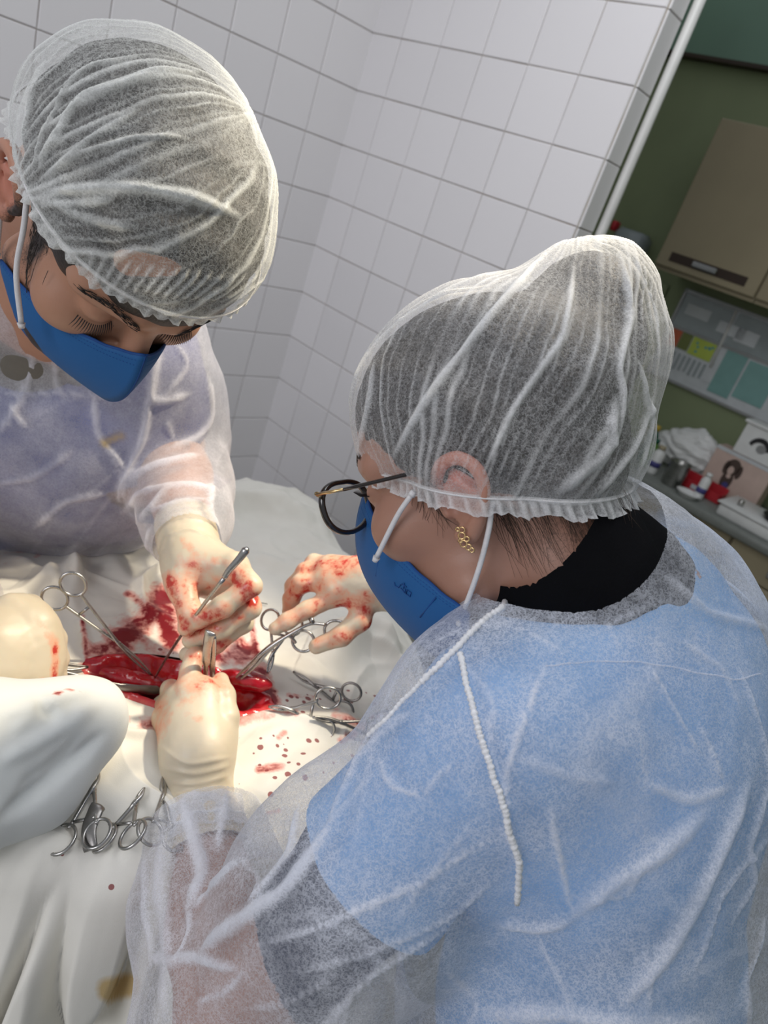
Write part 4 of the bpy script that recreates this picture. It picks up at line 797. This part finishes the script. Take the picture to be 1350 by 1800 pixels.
# gloves
def glove(nm, prims, par, L, wrist, wdir, label, cuffs, sp_=(), h=.0019):
    V, Q = surf(prims, h, 1); V, Q = cutf(V, Q, -((V-wrist)@wdir)); N = nrm(V, Q); w = np.clip(1-np.abs((V-wrist)@wdir+.03)/.035, 0, 1)
    V = V+N*(.0007*fbm(V*70, 3, 2)+.0012*w*np.sin(((V-wrist)@wdir)*420+3*fbm(V*25, 2, 8)))[:, None]; S = pxverts(V)
    if cuffs: V, _ = creases(V, N, [(c, .0022, .0016, 0) for c in cuffs], S)
    return mesh(nm, V, Q, M['glove'], par, att={'blood': strokes(S, L), 'spat': strokes(S, sp_)}, label=label)
def gpad(prims): return prims
cuffL = chain([LWr, LWr*.72+LE*.28], [.0335, .040], .01); wl_ = unit(LE-LWr)
glove('left_glove', lh+cuffL, wo, [(310, 1195, 385, 1200, 34, .62), (285, 1240, 272, 1300, 20, .55), (340, 1150, 345, 1160, 22, .62), (370, 1215, 390, 1200, 25, .36), (330, 1255, 350, 1262, 8, .3), (300, 1220, 360, 1225, 26, .36), (372, 1375, 385, 1378, 4, .4)], LWr+wl_*.06, wl_, 'cream latex glove with faint blood smears, fingers in the wound', [[(262, 1300), (330, 1345), (408, 1330)], [(275, 1345), (340, 1362), (410, 1345)], [(300, 1375), (350, 1380), (408, 1362)], [(298, 1395), (350, 1398), (410, 1380)]])
cuffR = chain([RWr, RWr*.6+RE*.4], [.030, .036], .01); wr_ = unit(RE-RWr)
glove('right_glove', rh+cuffR, wo, [(540, 1000, 620, 985, 26, .80), (520, 1040, 600, 1000, 30, .75), (600, 1040, 500, 1095, 20, .66), (640, 1070, 655, 1120, 24, .80), (560, 1130, 640, 1110, 18, .66), (510, 1030, 510, 1070, 18, .66), (485, 1100, 500, 1095, 14, .7), (600, 1060, 640, 1055, 24, .78), (640, 1045, 700, 1050, 10, .5)], RWr+wr_*.07, wr_, 'latex glove smeared red with blood, finger through the scissors', [])
# gown
ax0 = unit(LW(0, -.06, -.08)-NB)
GWp = [ell(c1-lat2*.012, (.200, .140, .215), RB_, .07), ell(c1*.5+pel*.5+frt*-.005, (.22, .16, .22), RB_, .07), ell(pel, (.25, .19, .2), RB_, .07), ell(pel-spn*.25, (.27, .21, .2), RB_, .07), cap(LS+lat*.02, NB-lat*.03-spn*.01, .070, .052, .06), cap(RS-lat*.02, NB+lat*.03-spn*.01, .060, .052, .06), cap(NB-ax0*.03, NB+ax0*.055, .085, .080, .04)]+chain([LS, LS*.5+LE*.5, LE], [.074, .076, .070], .05)+chain([LE, LE*.6+LWr*.4, LE*.24+LWr*.76, LWr], [.068, .064, .046, .033], .03)+chain([RS, RE, RE*.4+RWr*.6], [.07, .06, .045], .04)
V, Q = surf(GWp, .0033, 4)
nd_ = np.array([0., 0, 0]); ax = unit(LW(0, -.06, -.08)-NB); tN = (V-NB)@ax; dN = np.linalg.norm(V-NB-tN[:, None]*ax, axis=1); cutw = unit(LE-LWr); kr = unit(RE-RWr); tk = np.maximum(dN-.072, .052-tN); tk = np.minimum(tk, np.maximum((V-(LWr+cutw*.030))@cutw, np.linalg.norm(V-LWr, axis=1)-.1)); tk = np.minimum(tk, np.maximum((V-(RWr+kr*.075))@kr, np.linalg.norm(V-RWr, axis=1)-.14)); tk = np.minimum(tk, V[:, 2]-.35)
V, Q = cutf(V, Q, tk); N = nrm(V, Q); S = pxverts(V)
CW = [([(592, 1455), (560, 1505), (520, 1560), (440, 1612), (368, 1672)], .0050, .006, 1.), ([(328, 1420), (345, 1480), (362, 1540), (335, 1600)], .0060, .006, 1.), ([(335, 1600), (345, 1625), (328, 1690)], .003, .003, .9), ([(395, 1405), (388, 1450), (384, 1500)], .0035, .003, .9), ([(430, 1515), (390, 1560), (345, 1600)], .0045, .004, .9), ([(305, 1692), (370, 1680), (440, 1690)], .004, .004, .9), ([(270, 1680), (330, 1695)], .004, .003, .8), ([(530, 1425), (525, 1500), (450, 1585)], .003, .004, .8),
      ([(590, 1480), (600, 1420), (650, 1330), (745, 1250)], .0022, .003, .6), ([(560, 1800), (640, 1705), (790, 1612)], .002, .003, .7), ([(470, 1650), (560, 1622), (680, 1570), (800, 1505), (870, 1462)], .0018, .0025, .8), ([(530, 1692), (640, 1662), (790, 1602), (880, 1532)], .0018, .0025, .6), ([(622, 1715), (600, 1790)], .0018, .002, .6), ([(682, 1335), (702, 1385), (752, 1392)], .0016, .002, .7), ([(752, 1395), (770, 1360), (800, 1340)], .0016, .002, .6), ([(675, 1360), (600, 1440), (560, 1500)], .0018, .002, .5),
      ([(955, 1172), (925, 1250), (890, 1360), (888, 1430), (920, 1540)], .0017, .003, .8), ([(870, 1440), (905, 1480), (915, 1550)], .0015, .002, .6), ([(960, 1400), (975, 1480), (1002, 1592)], .0017, .0025, .8), ([(1000, 1602), (1055, 1545), (1140, 1492), (1230, 1425)], .0065, .005, .65), ([(875, 1622), (950, 1624), (1005, 1602)], .0045, .005, .55), ([(1085, 1740), (1155, 1660), (1205, 1570), (1280, 1430), (1305, 1370)], .0065, .006, .65), ([(1130, 1165), (1180, 1250), (1225, 1325)], .0014, .002, .7), ([(1222, 1270), (1262, 1370)], .0014, .002, .7),
      ([(1120, 1372), (1200, 1402), (1275, 1380)], .003, .002, .6), ([(920, 1332), (1000, 1362), (1080, 1372)], .003, .002, .4), ([(860, 1776), (1000, 1760), (1080, 1772), (1250, 1790)], .0065, .005, .6), ([(1345, 1340), (1300, 1480), (1312, 1540), (1265, 1610)], .0030, .003, .6), ([(1345, 1452), (1250, 1560), (1200, 1700)], .002, .003, .5), ([(792, 1132), (870, 1108), (930, 1122), (990, 1162)], .0014, .002, .5), ([(835, 1440), (760, 1520), (700, 1605)], .0016, .0025, .5), ([(740, 1250), (660, 1300), (620, 1380)], .0016, .002, .5), ([(1000, 1562), (1100, 1560), (1112, 1500)], .0016, .002, .6),
      ([(1090, 1150), (1060, 1100), (1150, 1060)], .0014, .0015, .4), ([(1180, 1120), (1260, 1180), (1290, 1250)], .002, .002, .5), ([(1150, 1010), (1230, 1080), (1340, 1110)], .003, .003, .5), ([(810, 1160), (870, 1230), (860, 1320)], .0014, .0015, .4), ([(1330, 1600), (1290, 1700), (1310, 1800)], .003, .003, .5), ([(940, 1640), (990, 1720), (1010, 1800)], .0016, .002, .5), ([(780, 1700), (850, 1760), (830, 1800)], .002, .002, .4), ([(1120, 1640), (1130, 1700), (1125, 1770)], .0018, .002, .4),
      ([(300, 1460), (285, 1560), (300, 1690), (310, 1790)], .006, .003, .55), ([(270, 1500), (262, 1600), (270, 1700)], .004, .003, .6), ([(420, 1500), (470, 1540), (460, 1600)], .0016, .002, .5), ([(440, 1760), (520, 1740), (600, 1690)], .0016, .002, .5), ([(360, 1760), (430, 1720), (450, 1690)], .002, .002, .6), ([(1290, 1180), (1330, 1290), (1340, 1400)], .0025, .003, .5)]
hh, c2 = crump(V, 5.5, 61, 3); V = V+N*(.0060*hh+.005*fbm(V*7, 3, 6)+.0014*fbm(V*40, 2, 7))[:, None]
V, f1 = creases(V, N, CW, S); f1 = np.maximum(f1, c2*.42)
mesh('gown', V, Q, M['gown_w'], wo, att={'fold': f1, 'stain': np.zeros(len(V))}); GV, GS = V, pxverts(V); GN = nrm(V, Q)
def seam(name, poly, r, par, mm, GV=GV, GS=GS, dr=0., bead=.25):
    p = cat_spline(onsurf(GV, GS, poly, 8, 13), 3); k = len(p); MB().tube(p-FW*dr, r*(1+bead*np.sin(np.arange(k)*1.9+np.sin(np.arange(k)*.7))), 8).done(name, mm, par)
g = [o for o in wo.children if o.name.startswith('gown')][0]
seam('armhole_seam', [(805, 1142), (822, 1215), (850, 1310), (884, 1420), (908, 1520), (910, 1590)], .0021, g, M['seam'], dr=.002)
seam('neck_binding', [(735, 1192), (770, 1160), (808, 1122), (850, 1078), (905, 1042), (965, 1008), (1012, 996)], .0022, g, M['seam'], dr=.002)
seam('yoke_seam', [(960, 1166), (1050, 1158), (1130, 1160), (1230, 1182), (1300, 1192), (1345, 1180)], .0006, g, M['gown_w'], dr=.0005)
seam('front_edge', [(640, 1288), (690, 1240), (735, 1192)], .0016, g, M['seam'], dr=.0005)
# cuff and elastic of the near sleeve
mb = MB(); R3 = np.column_stack([unit(np.cross(cutw, UP)), unit(np.cross(cutw, np.cross(cutw, UP))), cutw]); a = np.arange(70)*2*math.pi/70; ringp = lambda r, t: LWr+cutw*(t+.022)+(R3[:, 0][None]*np.cos(a)[:, None]+R3[:, 1][None]*np.sin(a)[:, None])*(r*(1+.06*np.sin(a*9)+.04*np.sin(a*5+1)))[:, None]
mb.tube(ringp(.039, .016), .0016, 6, closed=True); mb.done('cuff_elastic', M['seam'], g)
sk = np.vstack([ringp(.041, -.004), ringp(.039, .014), ringp(.043, .03)]); n = 70; mesh('cuff', sk, [[i*n+j, i*n+(j+1) % n, (i+1)*n+(j+1) % n, (i+1)*n+j] for i in (0, 1) for j in range(n)], M['gown_w'], g, att={'fold': np.full(len(sk), .5), 'stain': np.zeros(len(sk))})
# bouffant cap
def bouffant(nm, par, prims, O, R, s, brim, pole, mm, nple, seed, extra=(), h=.0017, wob=1., drop=.012, elastic=True, amp=1.):
    V, Q = surf(prims, h, 2); l = (V-O)@R/s; t = l[:, 2]-(brim[0]+brim[1]*l[:, 1]); V, Q, t = cutf(V, Q, t, t)
    N = nrm(V, Q); S = pxverts(V); ctr = V.mean(0); axp = unit(pole-ctr); e1 = unit(np.cross(axp, [.3, .5, .8])); e2_ = np.cross(axp, e1)
    q = V-ctr; ph = np.arctan2(q@e2_, q@e1)/(2*math.pi); w = fbm(V*22, 2, seed)*.012*wob+fbm(V*60, 2, seed+3)*.004*wob; x = (ph+w)*nple
    k = np.floor(x); f = x-k-.5; rr = h3(k.astype(np.int64) % nple, np.zeros(len(k), np.int64), np.zeros(len(k), np.int64), seed); off = (rr-.5)*.5; rad = np.linalg.norm(q-(q@axp)[:, None]*axp, axis=1)+.004
    dist = np.abs(f-off)*2*math.pi*rad/nple; wd = .0008+.0015*(rr > .74); a_ = (.35+.65*rr)*np.clip(.45+1.6*(vn(V*25, seed+5)-.35), 0, 1)
    fold = np.exp(-(dist/wd)**2)*a_; hgt = .0022*np.exp(-(dist/(wd*1.6))**2)*a_*amp
    hh, cc = crump(V, 14, seed+7, 2); near = np.clip(1-t/.02, 0, 1)
    V = V+N*(hgt+.0022*hh*amp+.0035*fbm(V*16, 2, seed+2)*amp)[:, None]; fold = np.maximum(fold, cc*.28)
    if extra: V, f2 = creases(V, N, extra, S); fold = np.maximum(fold, f2)
    fold = np.maximum(fold, near*.25)
    c = mesh(nm, V, Q, mm, par, att={'fold': fold, 'stain': np.zeros(len(V))})
    # brim ring by marching outward in the brim plane
    nb = 220; a = np.arange(nb)*2*math.pi/nb; yc = -.01; Rr = np.zeros(nb); lo_ = np.full(nb, .03); hi_ = np.full(nb, .17)
    def ptl(r, dz=0.): y = yc+r*np.sin(a); return O+s*(np.stack([r*np.cos(a), y, brim[0]+brim[1]*y+dz], 1)@R.T)
    for _ in range(22):
        mid = (lo_+hi_)/2; d = sd_at(prims, ptl(mid)); lo_ = np.where(d < 0, mid, lo_); hi_ = np.where(d < 0, hi_, mid)
    r0 = (lo_+hi_)/2
    if elastic: MB().tube(ptl(r0+.0006), .0008*s, 6, closed=True).done('elastic', mm if 0 else M['strap'], c); 
    wv = np.sin(a*64+2*np.sin(a*5))*.0016+np.sin(a*37+1)*.0009
    rows = [ptl(r0, .002), ptl(r0+wv*.5+.0004, -drop*.35), ptl(r0+wv+.0012, -drop*.7), ptl(r0+wv*1.5+.0018+.001*np.sin(a*13), -drop+.002*np.sin(a*17)+.001*np.sin(a*64))]
    V2 = np.vstack(rows); fo = np.concatenate([np.full(nb, .7), .35+.5*(np.sin(a*64+2*np.sin(a*5)) > .3), .3+.5*(np.sin(a*64+2*np.sin(a*5)) > .3), np.full(nb, .8)]); r_ = mesh('ruffle', V2, [[i*nb+j, i*nb+(j+1) % nb, (i+1)*nb+(j+1) % nb, (i+1)*nb+j] for i in range(3) for j in range(nb)], mm, c, att={'fold': fo, 'stain': np.zeros(len(V2))})
    return c, V
capW = [ell(LW(0, -.018, .060), (.092, .116, .100), RW_, .02), cap(P(1030, 545, .60), P(1055, 610, .60), .056, .048, .045), cap(P(1010, 650, .61), P(1060, 780, .60), .056, .034, .05), ell(LW(0, -.06, .0), (.07, .05, .055), RW_, .03), ell(LW(-.074, -.010, .012), (.022, .034, .038), RW_, .02), ell(LW(.074, -.010, .012), (.022, .034, .038), RW_, .02)]
EXW = [([(695, 800), (760, 690), (830, 600), (960, 440)], .0030, .004, 1.), ([(850, 830), (900, 720), (985, 600), (1010, 470)], .0022, .003, .95), ([(600, 740), (640, 640), (700, 575), (800, 505), (900, 465)], .003, .003, .6), ([(1075, 780), (1090, 700), (1075, 650), (1110, 560), (1085, 450)], .0035, .004, .9), ([(1120, 840), (1145, 740), (1120, 640)], .004, .004, .8), ([(980, 860), (1060, 790), (1075, 700)], .005, .004, .7), ([(1040, 870), (1110, 790), (1150, 700)], .004, .004, .7), ([(1060, 730), (1070, 790)], .003, .003, .8), ([(1100, 440), (1150, 540), (1158, 650)], .0015, .002, .7), ([(630, 790), (650, 700), (660, 640)], .003, .003, .7)]
bouffant('bouffant_cap', wo, capW, OW, RW_, 1., (.008, .33), P(1000, 450, .60), M['cap_w'], 58, 4, EXW)
# ------------------------------------------------------------- MAN
OM = np.array([-.3056, .6573, 1.5101]); RM_ = np.array([[-0.6617, 0.4617, 0.5908], [-0.7496, -0.4242, -0.508], [0.0161, -0.779, 0.6268]]); SM = 1.12
hp, LM = head_prims(OM, RM_, SM, cz=.070, cy=.088)
LSm, LEm, LWm = P(255, 630, .93), P(298, 778, 1.05), P(330, 948, .865)
RSm, REm, RWm = P(-80, 430, .82), P(-250, 800, .9), P(-70, 1135, .745)
NBm = P(95, 525, .84); latm = unit(LSm-RSm); c1m = P(80, 775, 1.03); pelm = c1m+np.array([-.20, .24, -.40]); sm_ = unit(NBm-pelm); frm = unit(np.cross(sm_, latm)); 
if frm@(C0.tolist()+[1.]-pelm) < 0: frm = -frm
lt2 = np.cross(frm, sm_); RBm = np.column_stack([lt2, frm, sm_])
mo = thing('person', 'man in lilac translucent gown and blue face mask bending his head over the wound', 'person', (pelm[0], pelm[1], 0.))
neckm = chain([LM(0, -.035, -.04), LM(0, -.06, -.10), NBm], [.056, .056, .068], .03)
tm = [ell(c1m, (.19, .115, .20), RBm, .05), ell(c1m*.5+pelm*.5, (.16, .11, .18), RBm, .05), ell(pelm, (.17, .115, .15), RBm, .05), cap(LSm-latm*.03, NBm, .055, .06, .05), cap(RSm+latm*.03, NBm, .055, .06, .05)]
lam = chain([LSm, LEm], [.058, .045], .03)+chain([LEm, LEm*.6+LWm*.4, LWm], [.045, .045, .030], .02); ram = chain([RSm, REm], [.058, .045], .03)+chain([REm, RWm], [.045, .030], .02)
mh = hand_prims([([P(412, 990, .815), P(440, 1030, .800), P(392, 1066, .795), P(350, 1090, .798)], [.0128, .0125, .0118, .0100]), ([P(422, 1012, .835), P(440, 1068, .822), P(388, 1106, .815), P(335, 1126, .818)], [.0125, .0120, .0112, .0095]), ([P(415, 1030, .85), P(428, 1095, .84), P(380, 1132, .835), P(328, 1150, .84)], [.0118, .0110, .0102, .0088]), ([P(400, 1035, .865), P(412, 1100, .862), P(372, 1140, .86), P(345, 1160, .862)], [.0105, .0098, .009, .008]),
                 ([P(318, 1000, .835), P(322, 1040, .815), P(334, 1078, .802), P(328, 1103, .800)], [.0175, .0150, .0130, .0100])],
                0, [(LWm, P(340, 985, .845), .031, .033), (P(340, 985, .845), P(410, 1000, .822), .032, .020), (P(345, 990, .85), P(415, 1025, .84), .030, .020), (P(335, 985, .85), P(322, 1025, .825), .030, .021), (P(350, 1000, .855), P(400, 1040, .86), .028, .017)])
rm = hand_prims([([P(72, 1095, .735), P(94, 1125, .755), P(85, 1165, .780), P(62, 1172, .79)], [.0130, .0120, .011, .010]), ([P(78, 1130, .735), P(98, 1160, .752), P(88, 1188, .778), P(62, 1190, .785)], [.0130, .0120, .011, .010]), ([P(74, 1165, .730), P(95, 1192, .748), P(84, 1208, .77), P(60, 1205, .778)], [.0125, .0115, .0105, .0095]), ([P(62, 1195, .725), P(82, 1215, .74), P(74, 1228, .755), P(55, 1222, .765)], [.0115, .0105, .0095, .0085]), ([P(20, 1070, .73), P(52, 1070, .755), P(84, 1118, .785), P(98, 1160, .79)], [.016, .0135, .012, .010])],
                0, [(RWm, P(-10, 1150, .725), .036, .048), (P(-10, 1150, .725), P(62, 1110, .738), .048, .024), (P(-10, 1160, .725), P(64, 1150, .736), .046, .028), (P(-5, 1180, .72), P(58, 1190, .728), .044, .025), (P(0, 1120, .728), P(40, 1090, .74), .04, .026)])
HV, HQ = surf(hp+neckm, .0028, 1); BV, BQ = surf(tm+lam+ram+neckm[-1:]+grow(mh, -.003)+grow(rm, -.003), .006, 2); hl = (HV-OM)@RM_/SM
red = np.exp(-(((np.abs(hl[:, 0])-.086)/.012)**2+((hl[:, 2]-.0)/.035)**2+((hl[:, 1]+.01)/.03)**2))*.55
beard = np.exp(-(((hl[:, 1]-.022)/.017)**2+((hl[:, 2]+.012)/.042)**2))*(np.abs(hl[:, 0]) > .05)*1.3+.9*np.clip((-hl[:, 2]-.062)/.02, 0, 1)*(hl[:, 1] > .0)
mesh('body', np.vstack([HV, BV]), np.vstack([HQ, BQ+len(HV)]), M['skin_m'], mo, att={'red': np.concatenate([red, np.zeros(len(BV))]), 'hair': np.concatenate([np.clip(beard, 0, 1), np.zeros(len(BV))])})
V, Q = surf([ell(LM(-.002, -.002, .048), np.array((.087, .101, .081))*SM, RM_), ell(LM(0, -.045, .03), np.array((.074, .057, .056))*SM, RM_, .02)], .0035, 2)
ll = (V-OM)@RM_/SM; V = V+nrm(V, Q)*(.002*fbm(ll*np.array([22, 60, 60]), 3, 1)+.0015*np.sin(ll[:, 0]*30+ll[:, 1]*210))[:, None]; mesh('hair', V, Q, M['hair'], mo)
mb = MB(); r_ = np.random.RandomState(8)
for i in range(240):
    a = np.array([.078*(1 if i % 4 else -1), .022+.013*r_.randn(), -.012+.032*r_.randn()]); b = a+np.array([0, .008*r_.rand(), -.006-.006*r_.rand()]); v = np.array([LM(*a), LM(*((a+b)/2+r_.randn(3)*.0015)), LM(*b)]); d = sd_at(hp[:9]+neckm, v); nn = unit(LM(a[0], 0, 0)-LM(0, 0, 0)); v = v-nn*(d-.0012)[:, None]; mb.tube(v, [.0003, .00025, .0001], 3)
o = mb.done('beard', M['hair'], mo); o['kind'] = 'stuff'
for q in (-1, 1):
    brow(mo, OM, RM_, SM, hp, [(.014, .104, .034), (.036, .097, .043), (.060, .072, .036)], M['hair'], .009, q)
    mb = MB()
    for i in range(18):
        u = -1+2*i/17; a = LM(q*.033+u*.013, .091-.006*u*u, .004); mb.tube([a, a+SM*RM_@np.array([u*.002, .003, -.004]), a+SM*RM_@np.array([u*.004, .005, -.010])], [.0005, .0004, .0001], 4)
    mb.done('eyelashes', M['black'], mo)
ctrM = [[(0, .113, .010), (0, .160, -.038), (0, .103, -.102)], [(.050, .094, -.030), (.070, .080, -.075), (.050, .06, -.128)], [(.072, .018, -.070), (.068, .022, -.088), (.050, .03, -.118)]]
face_mask(OM, RM_, SM, mo, 'mask', ctrM, [[(q*.070, .078, -.045), (q*.079, .050, -.018), (q*.080, .028, .008), (q*.082, .014, .026)] for q in (1,)]+[[(q*.086, -.026, -.004), (q*.081, -.012, -.028), (q*.076, .015, -.066)] for q in (-1, 1)])
# shirt, scrub
V, Q = surf([cap(LM(0, -.06, -.12)*.3+NBm*.7, NBm-sm_*.07, .057, .090, .03)], .005, 2); mesh('undershirt', V, Q, M['greycloth'], mo)
SLm = LSm*.35+LEm*.65; um = unit(LEm-LSm)
scr = [ell(c1m, (.20, .125, .21), RBm, .05), ell(c1m*.5+pelm*.5, (.175, .125, .2), RBm, .05), ell(pelm, (.18, .13, .16), RBm, .05), cap(LSm-latm*.03, NBm, .060, .05, .05), cap(RSm+latm*.03, NBm, .060, .05, .05)]+chain([LSm, SLm], [.064, .062], .03)+chain([RSm, RSm*.4+REm*.6], [.064, .062], .03)
V, Q = surf(scr, .006, 2); N = nrm(V, Q); hh, cc = crump(V, 7, 47, 3); V = V+N*(.005*hh)[:, None]; ax = unit(LM(0, -.06, -.10)-NBm); tN = (V-NBm)@ax; dN = np.linalg.norm(V-NBm-tN[:, None]*ax, axis=1); tk = np.minimum(np.maximum(dN-.090, -.05-tN), np.maximum(.02-(V-SLm)@um, np.linalg.norm(V-SLm, axis=1)-.14)); V, Q = cutf(V, Q, tk); mesh('scrub_top', V, Q, M['scrub_m'], mo)
for q in (-1, 1):
    hip = pelm+lt2*q*.085-sm_*.06; ft = np.array([hip[0]-.06, hip[1]+.10, .05]); V, Q = surf(chain([hip, ft], [.09, .055], .03), .014, 2); mesh('trouser_leg', V, Q, M['scrub_m'], mo)
    V, Q = surf([cap(ft+np.array([0, 0, -.012]), ft+np.array([frm[0]*.14, frm[1]*.14, -.018]), .036, .03)], .009, 2); V[:, 2] = np.maximum(V[:, 2], .001); mesh('shoe', V, Q, M['white'], mo)
wm_ = unit(LEm-LWm); glove('left_glove', mh+chain([LWm, LWm+wm_*.09], [.0345, .040], .01), mo, [(340, 1000, 330, 1070, 30, .80), (300, 1020, 325, 1100, 18, .95), (420, 1010, 440, 1050, 30, .85), (400, 1070, 350, 1090, 18, .8), (420, 1080, 340, 1120, 20, .75), (400, 1130, 340, 1150, 16, .7), (330, 960, 345, 975, 10, .5), (360, 1030, 400, 1030, 16, .66), (380, 985, 430, 995, 12, .4), (320, 945, 330, 965, 8, .45)], LWm+wm_*.034, wm_, 'bloodied latex glove lit by the lamp, pinching the probe', [[(285, 945), (335, 925), (385, 950)]])
wr2 = unit(REm-RWm); glove('right_glove', rm+chain([RWm, RWm+wr2*.08], [.042, .046], .01), mo, [(60, 1080, 95, 1130, 11, .5), (98, 1140, 96, 1190, 9, .85), (60, 1220, 95, 1205, 10, .85), (40, 1060, 60, 1090, 8, .35), (75, 1200, 50, 1225, 12, .6)], RWm+wr2*.07, wr2, 'rounded latex glove with dried blood along its edge', [])
GMp = [ell(c1m, (.215, .14, .22), RBm, .06), ell(c1m*.5+pelm*.5+frm*.01, (.21, .15, .22), RBm, .06), ell(pelm, (.23, .17, .2), RBm, .07), ell(pelm-sm_*.22, (.25, .20, .2), RBm, .07), cap(LSm-latm*.02, NBm, .072, .055, .06), cap(RSm+latm*.02, NBm, .072, .055, .06)]+chain([LSm, LSm*.4+LEm*.6, LEm], [.078, .074, .068], .05)+chain([LEm, P(318, 860, .97), P(328, 910, .905), LWm+wm_*.005], [.068, .058, .047, .038], .03)+chain([RSm, REm, RWm], [.08, .08, .05], .05)
V, Q = surf(GMp, .0048, 3); tN = (V-NBm)@ax; dN = np.linalg.norm(V-NBm-tN[:, None]*ax, axis=1); tk = np.maximum(dN-.085, .035-tN); tk = np.minimum(tk, np.maximum((V-(LWm-wm_*.006))@wm_, np.linalg.norm(V-LWm, axis=1)-.10)); tk = np.minimum(tk, np.maximum((V-(RWm+wr2*.05))@wr2, np.linalg.norm(V-RWm, axis=1)-.13)); tk = np.minimum(tk, V[:, 2]-.45)
V, Q = cutf(V, Q, tk); N = nrm(V, Q); S = pxverts(V)
CM = [([(168, 690), (170, 740), (172, 765), (230, 830)], .004, .004, .9), ([(262, 690), (250, 760), (228, 830), (222, 870)], .005, .006, .9), ([(20, 708), (30, 730), (46, 748)], .003, .003, .8), ([(0, 690), (120, 690), (250, 700)], .002, .002, .5), ([(330, 690), (290, 700), (262, 705), (275, 600)], .005, .005, .8), ([(300, 600), (330, 640), (285, 695)], .003, .003, .6), ([(288, 735), (305, 770)], .003, .003, .8), ([(225, 845), (290, 815), (350, 800)], .006, .005, .7), ([(215, 900), (250, 870), (330, 850), (380, 860)], .005, .004, .7), ([(240, 930), (290, 870), (300, 855)], .004, .004, .7), ([(375, 850), (365, 890), (385, 935)], .004, .004, .9), ([(250, 905), (330, 880), (370, 880)], .003, .003, .6), ([(60, 620), (40, 700), (0, 760)], .004, .004, .6), ([(0, 850), (60, 840), (130, 790)], .004, .004, .4), ([(60, 930), (120, 870), (200, 860)], .004, .004, .6), ([(360, 660), (372, 730), (345, 770), (300, 790)], .005, .005, .7), ([(190, 800), (220, 830), (210, 880)], .003, .003, .5), ([(270, 930), (262, 965)], .004, .003, .8), ([(100, 600), (95, 660), (110, 700)], .003, .003, .5)]
hh, c2 = crump(V, 6.5, 81, 3); V = V+N*(.0055*hh+.006*fbm(V*8, 3, 6))[:, None]; V, f1 = creases(V, N, CM, S); f1 = np.maximum(f1, c2*.35)
gm = mesh('gown', V, Q, M['gown_m'], mo, att={'fold': f1, 'stain': strokes(S, [(182, 775, 212, 762, 9, 1.)])})
capM = [ell(LM(-.002, -.002, .047), np.array((.093, .109, .088))*SM, RM_, .02), ell(LM(0, -.045, .04), np.array((.082, .060, .058))*SM, RM_, .03)]
EXM = [([(62, 340), (130, 335), (240, 330), (330, 345), (420, 380)], .0042, .004, .9), ([(62, 355), (140, 358), (200, 350)], .003, .003, .8), ([(70, 320), (130, 275), (175, 235), (245, 195)], .0022, .003, .8), ([(70, 300), (115, 215), (150, 170), (270, 135), (350, 130)], .0035, .004, .9), ([(60, 310), (80, 230), (120, 150), (160, 120), (250, 105)], .002, .003, .7), ([(75, 325), (150, 270), (230, 245), (330, 242)], .0018, .003, .7), ([(100, 360), (170, 390), (240, 400)], .003, .003, .6), ([(200, 460), (250, 430), (270, 445)], .002, .002, .6), ([(45, 260), (50, 180), (80, 110)], .003, .003, .7), ([(30, 300), (35, 200), (60, 140)], .003, .003, .7)]
for k in range(16):
    x0 = 150+k*17; y0 = 490+(k*17)*.30-(k**2)*.16; EXM.append(([(x0, y0), (x0+8+k*2, y0-22), (x0+22+k*3, y0-48)], .0014, .002, .65))
bouffant('bouffant_cap', mo, capM, OM, RM_, SM, (.041, .30), P(60, 335, .56), M['cap_m'], 46, 14, EXM, drop=.010, wob=1.3)
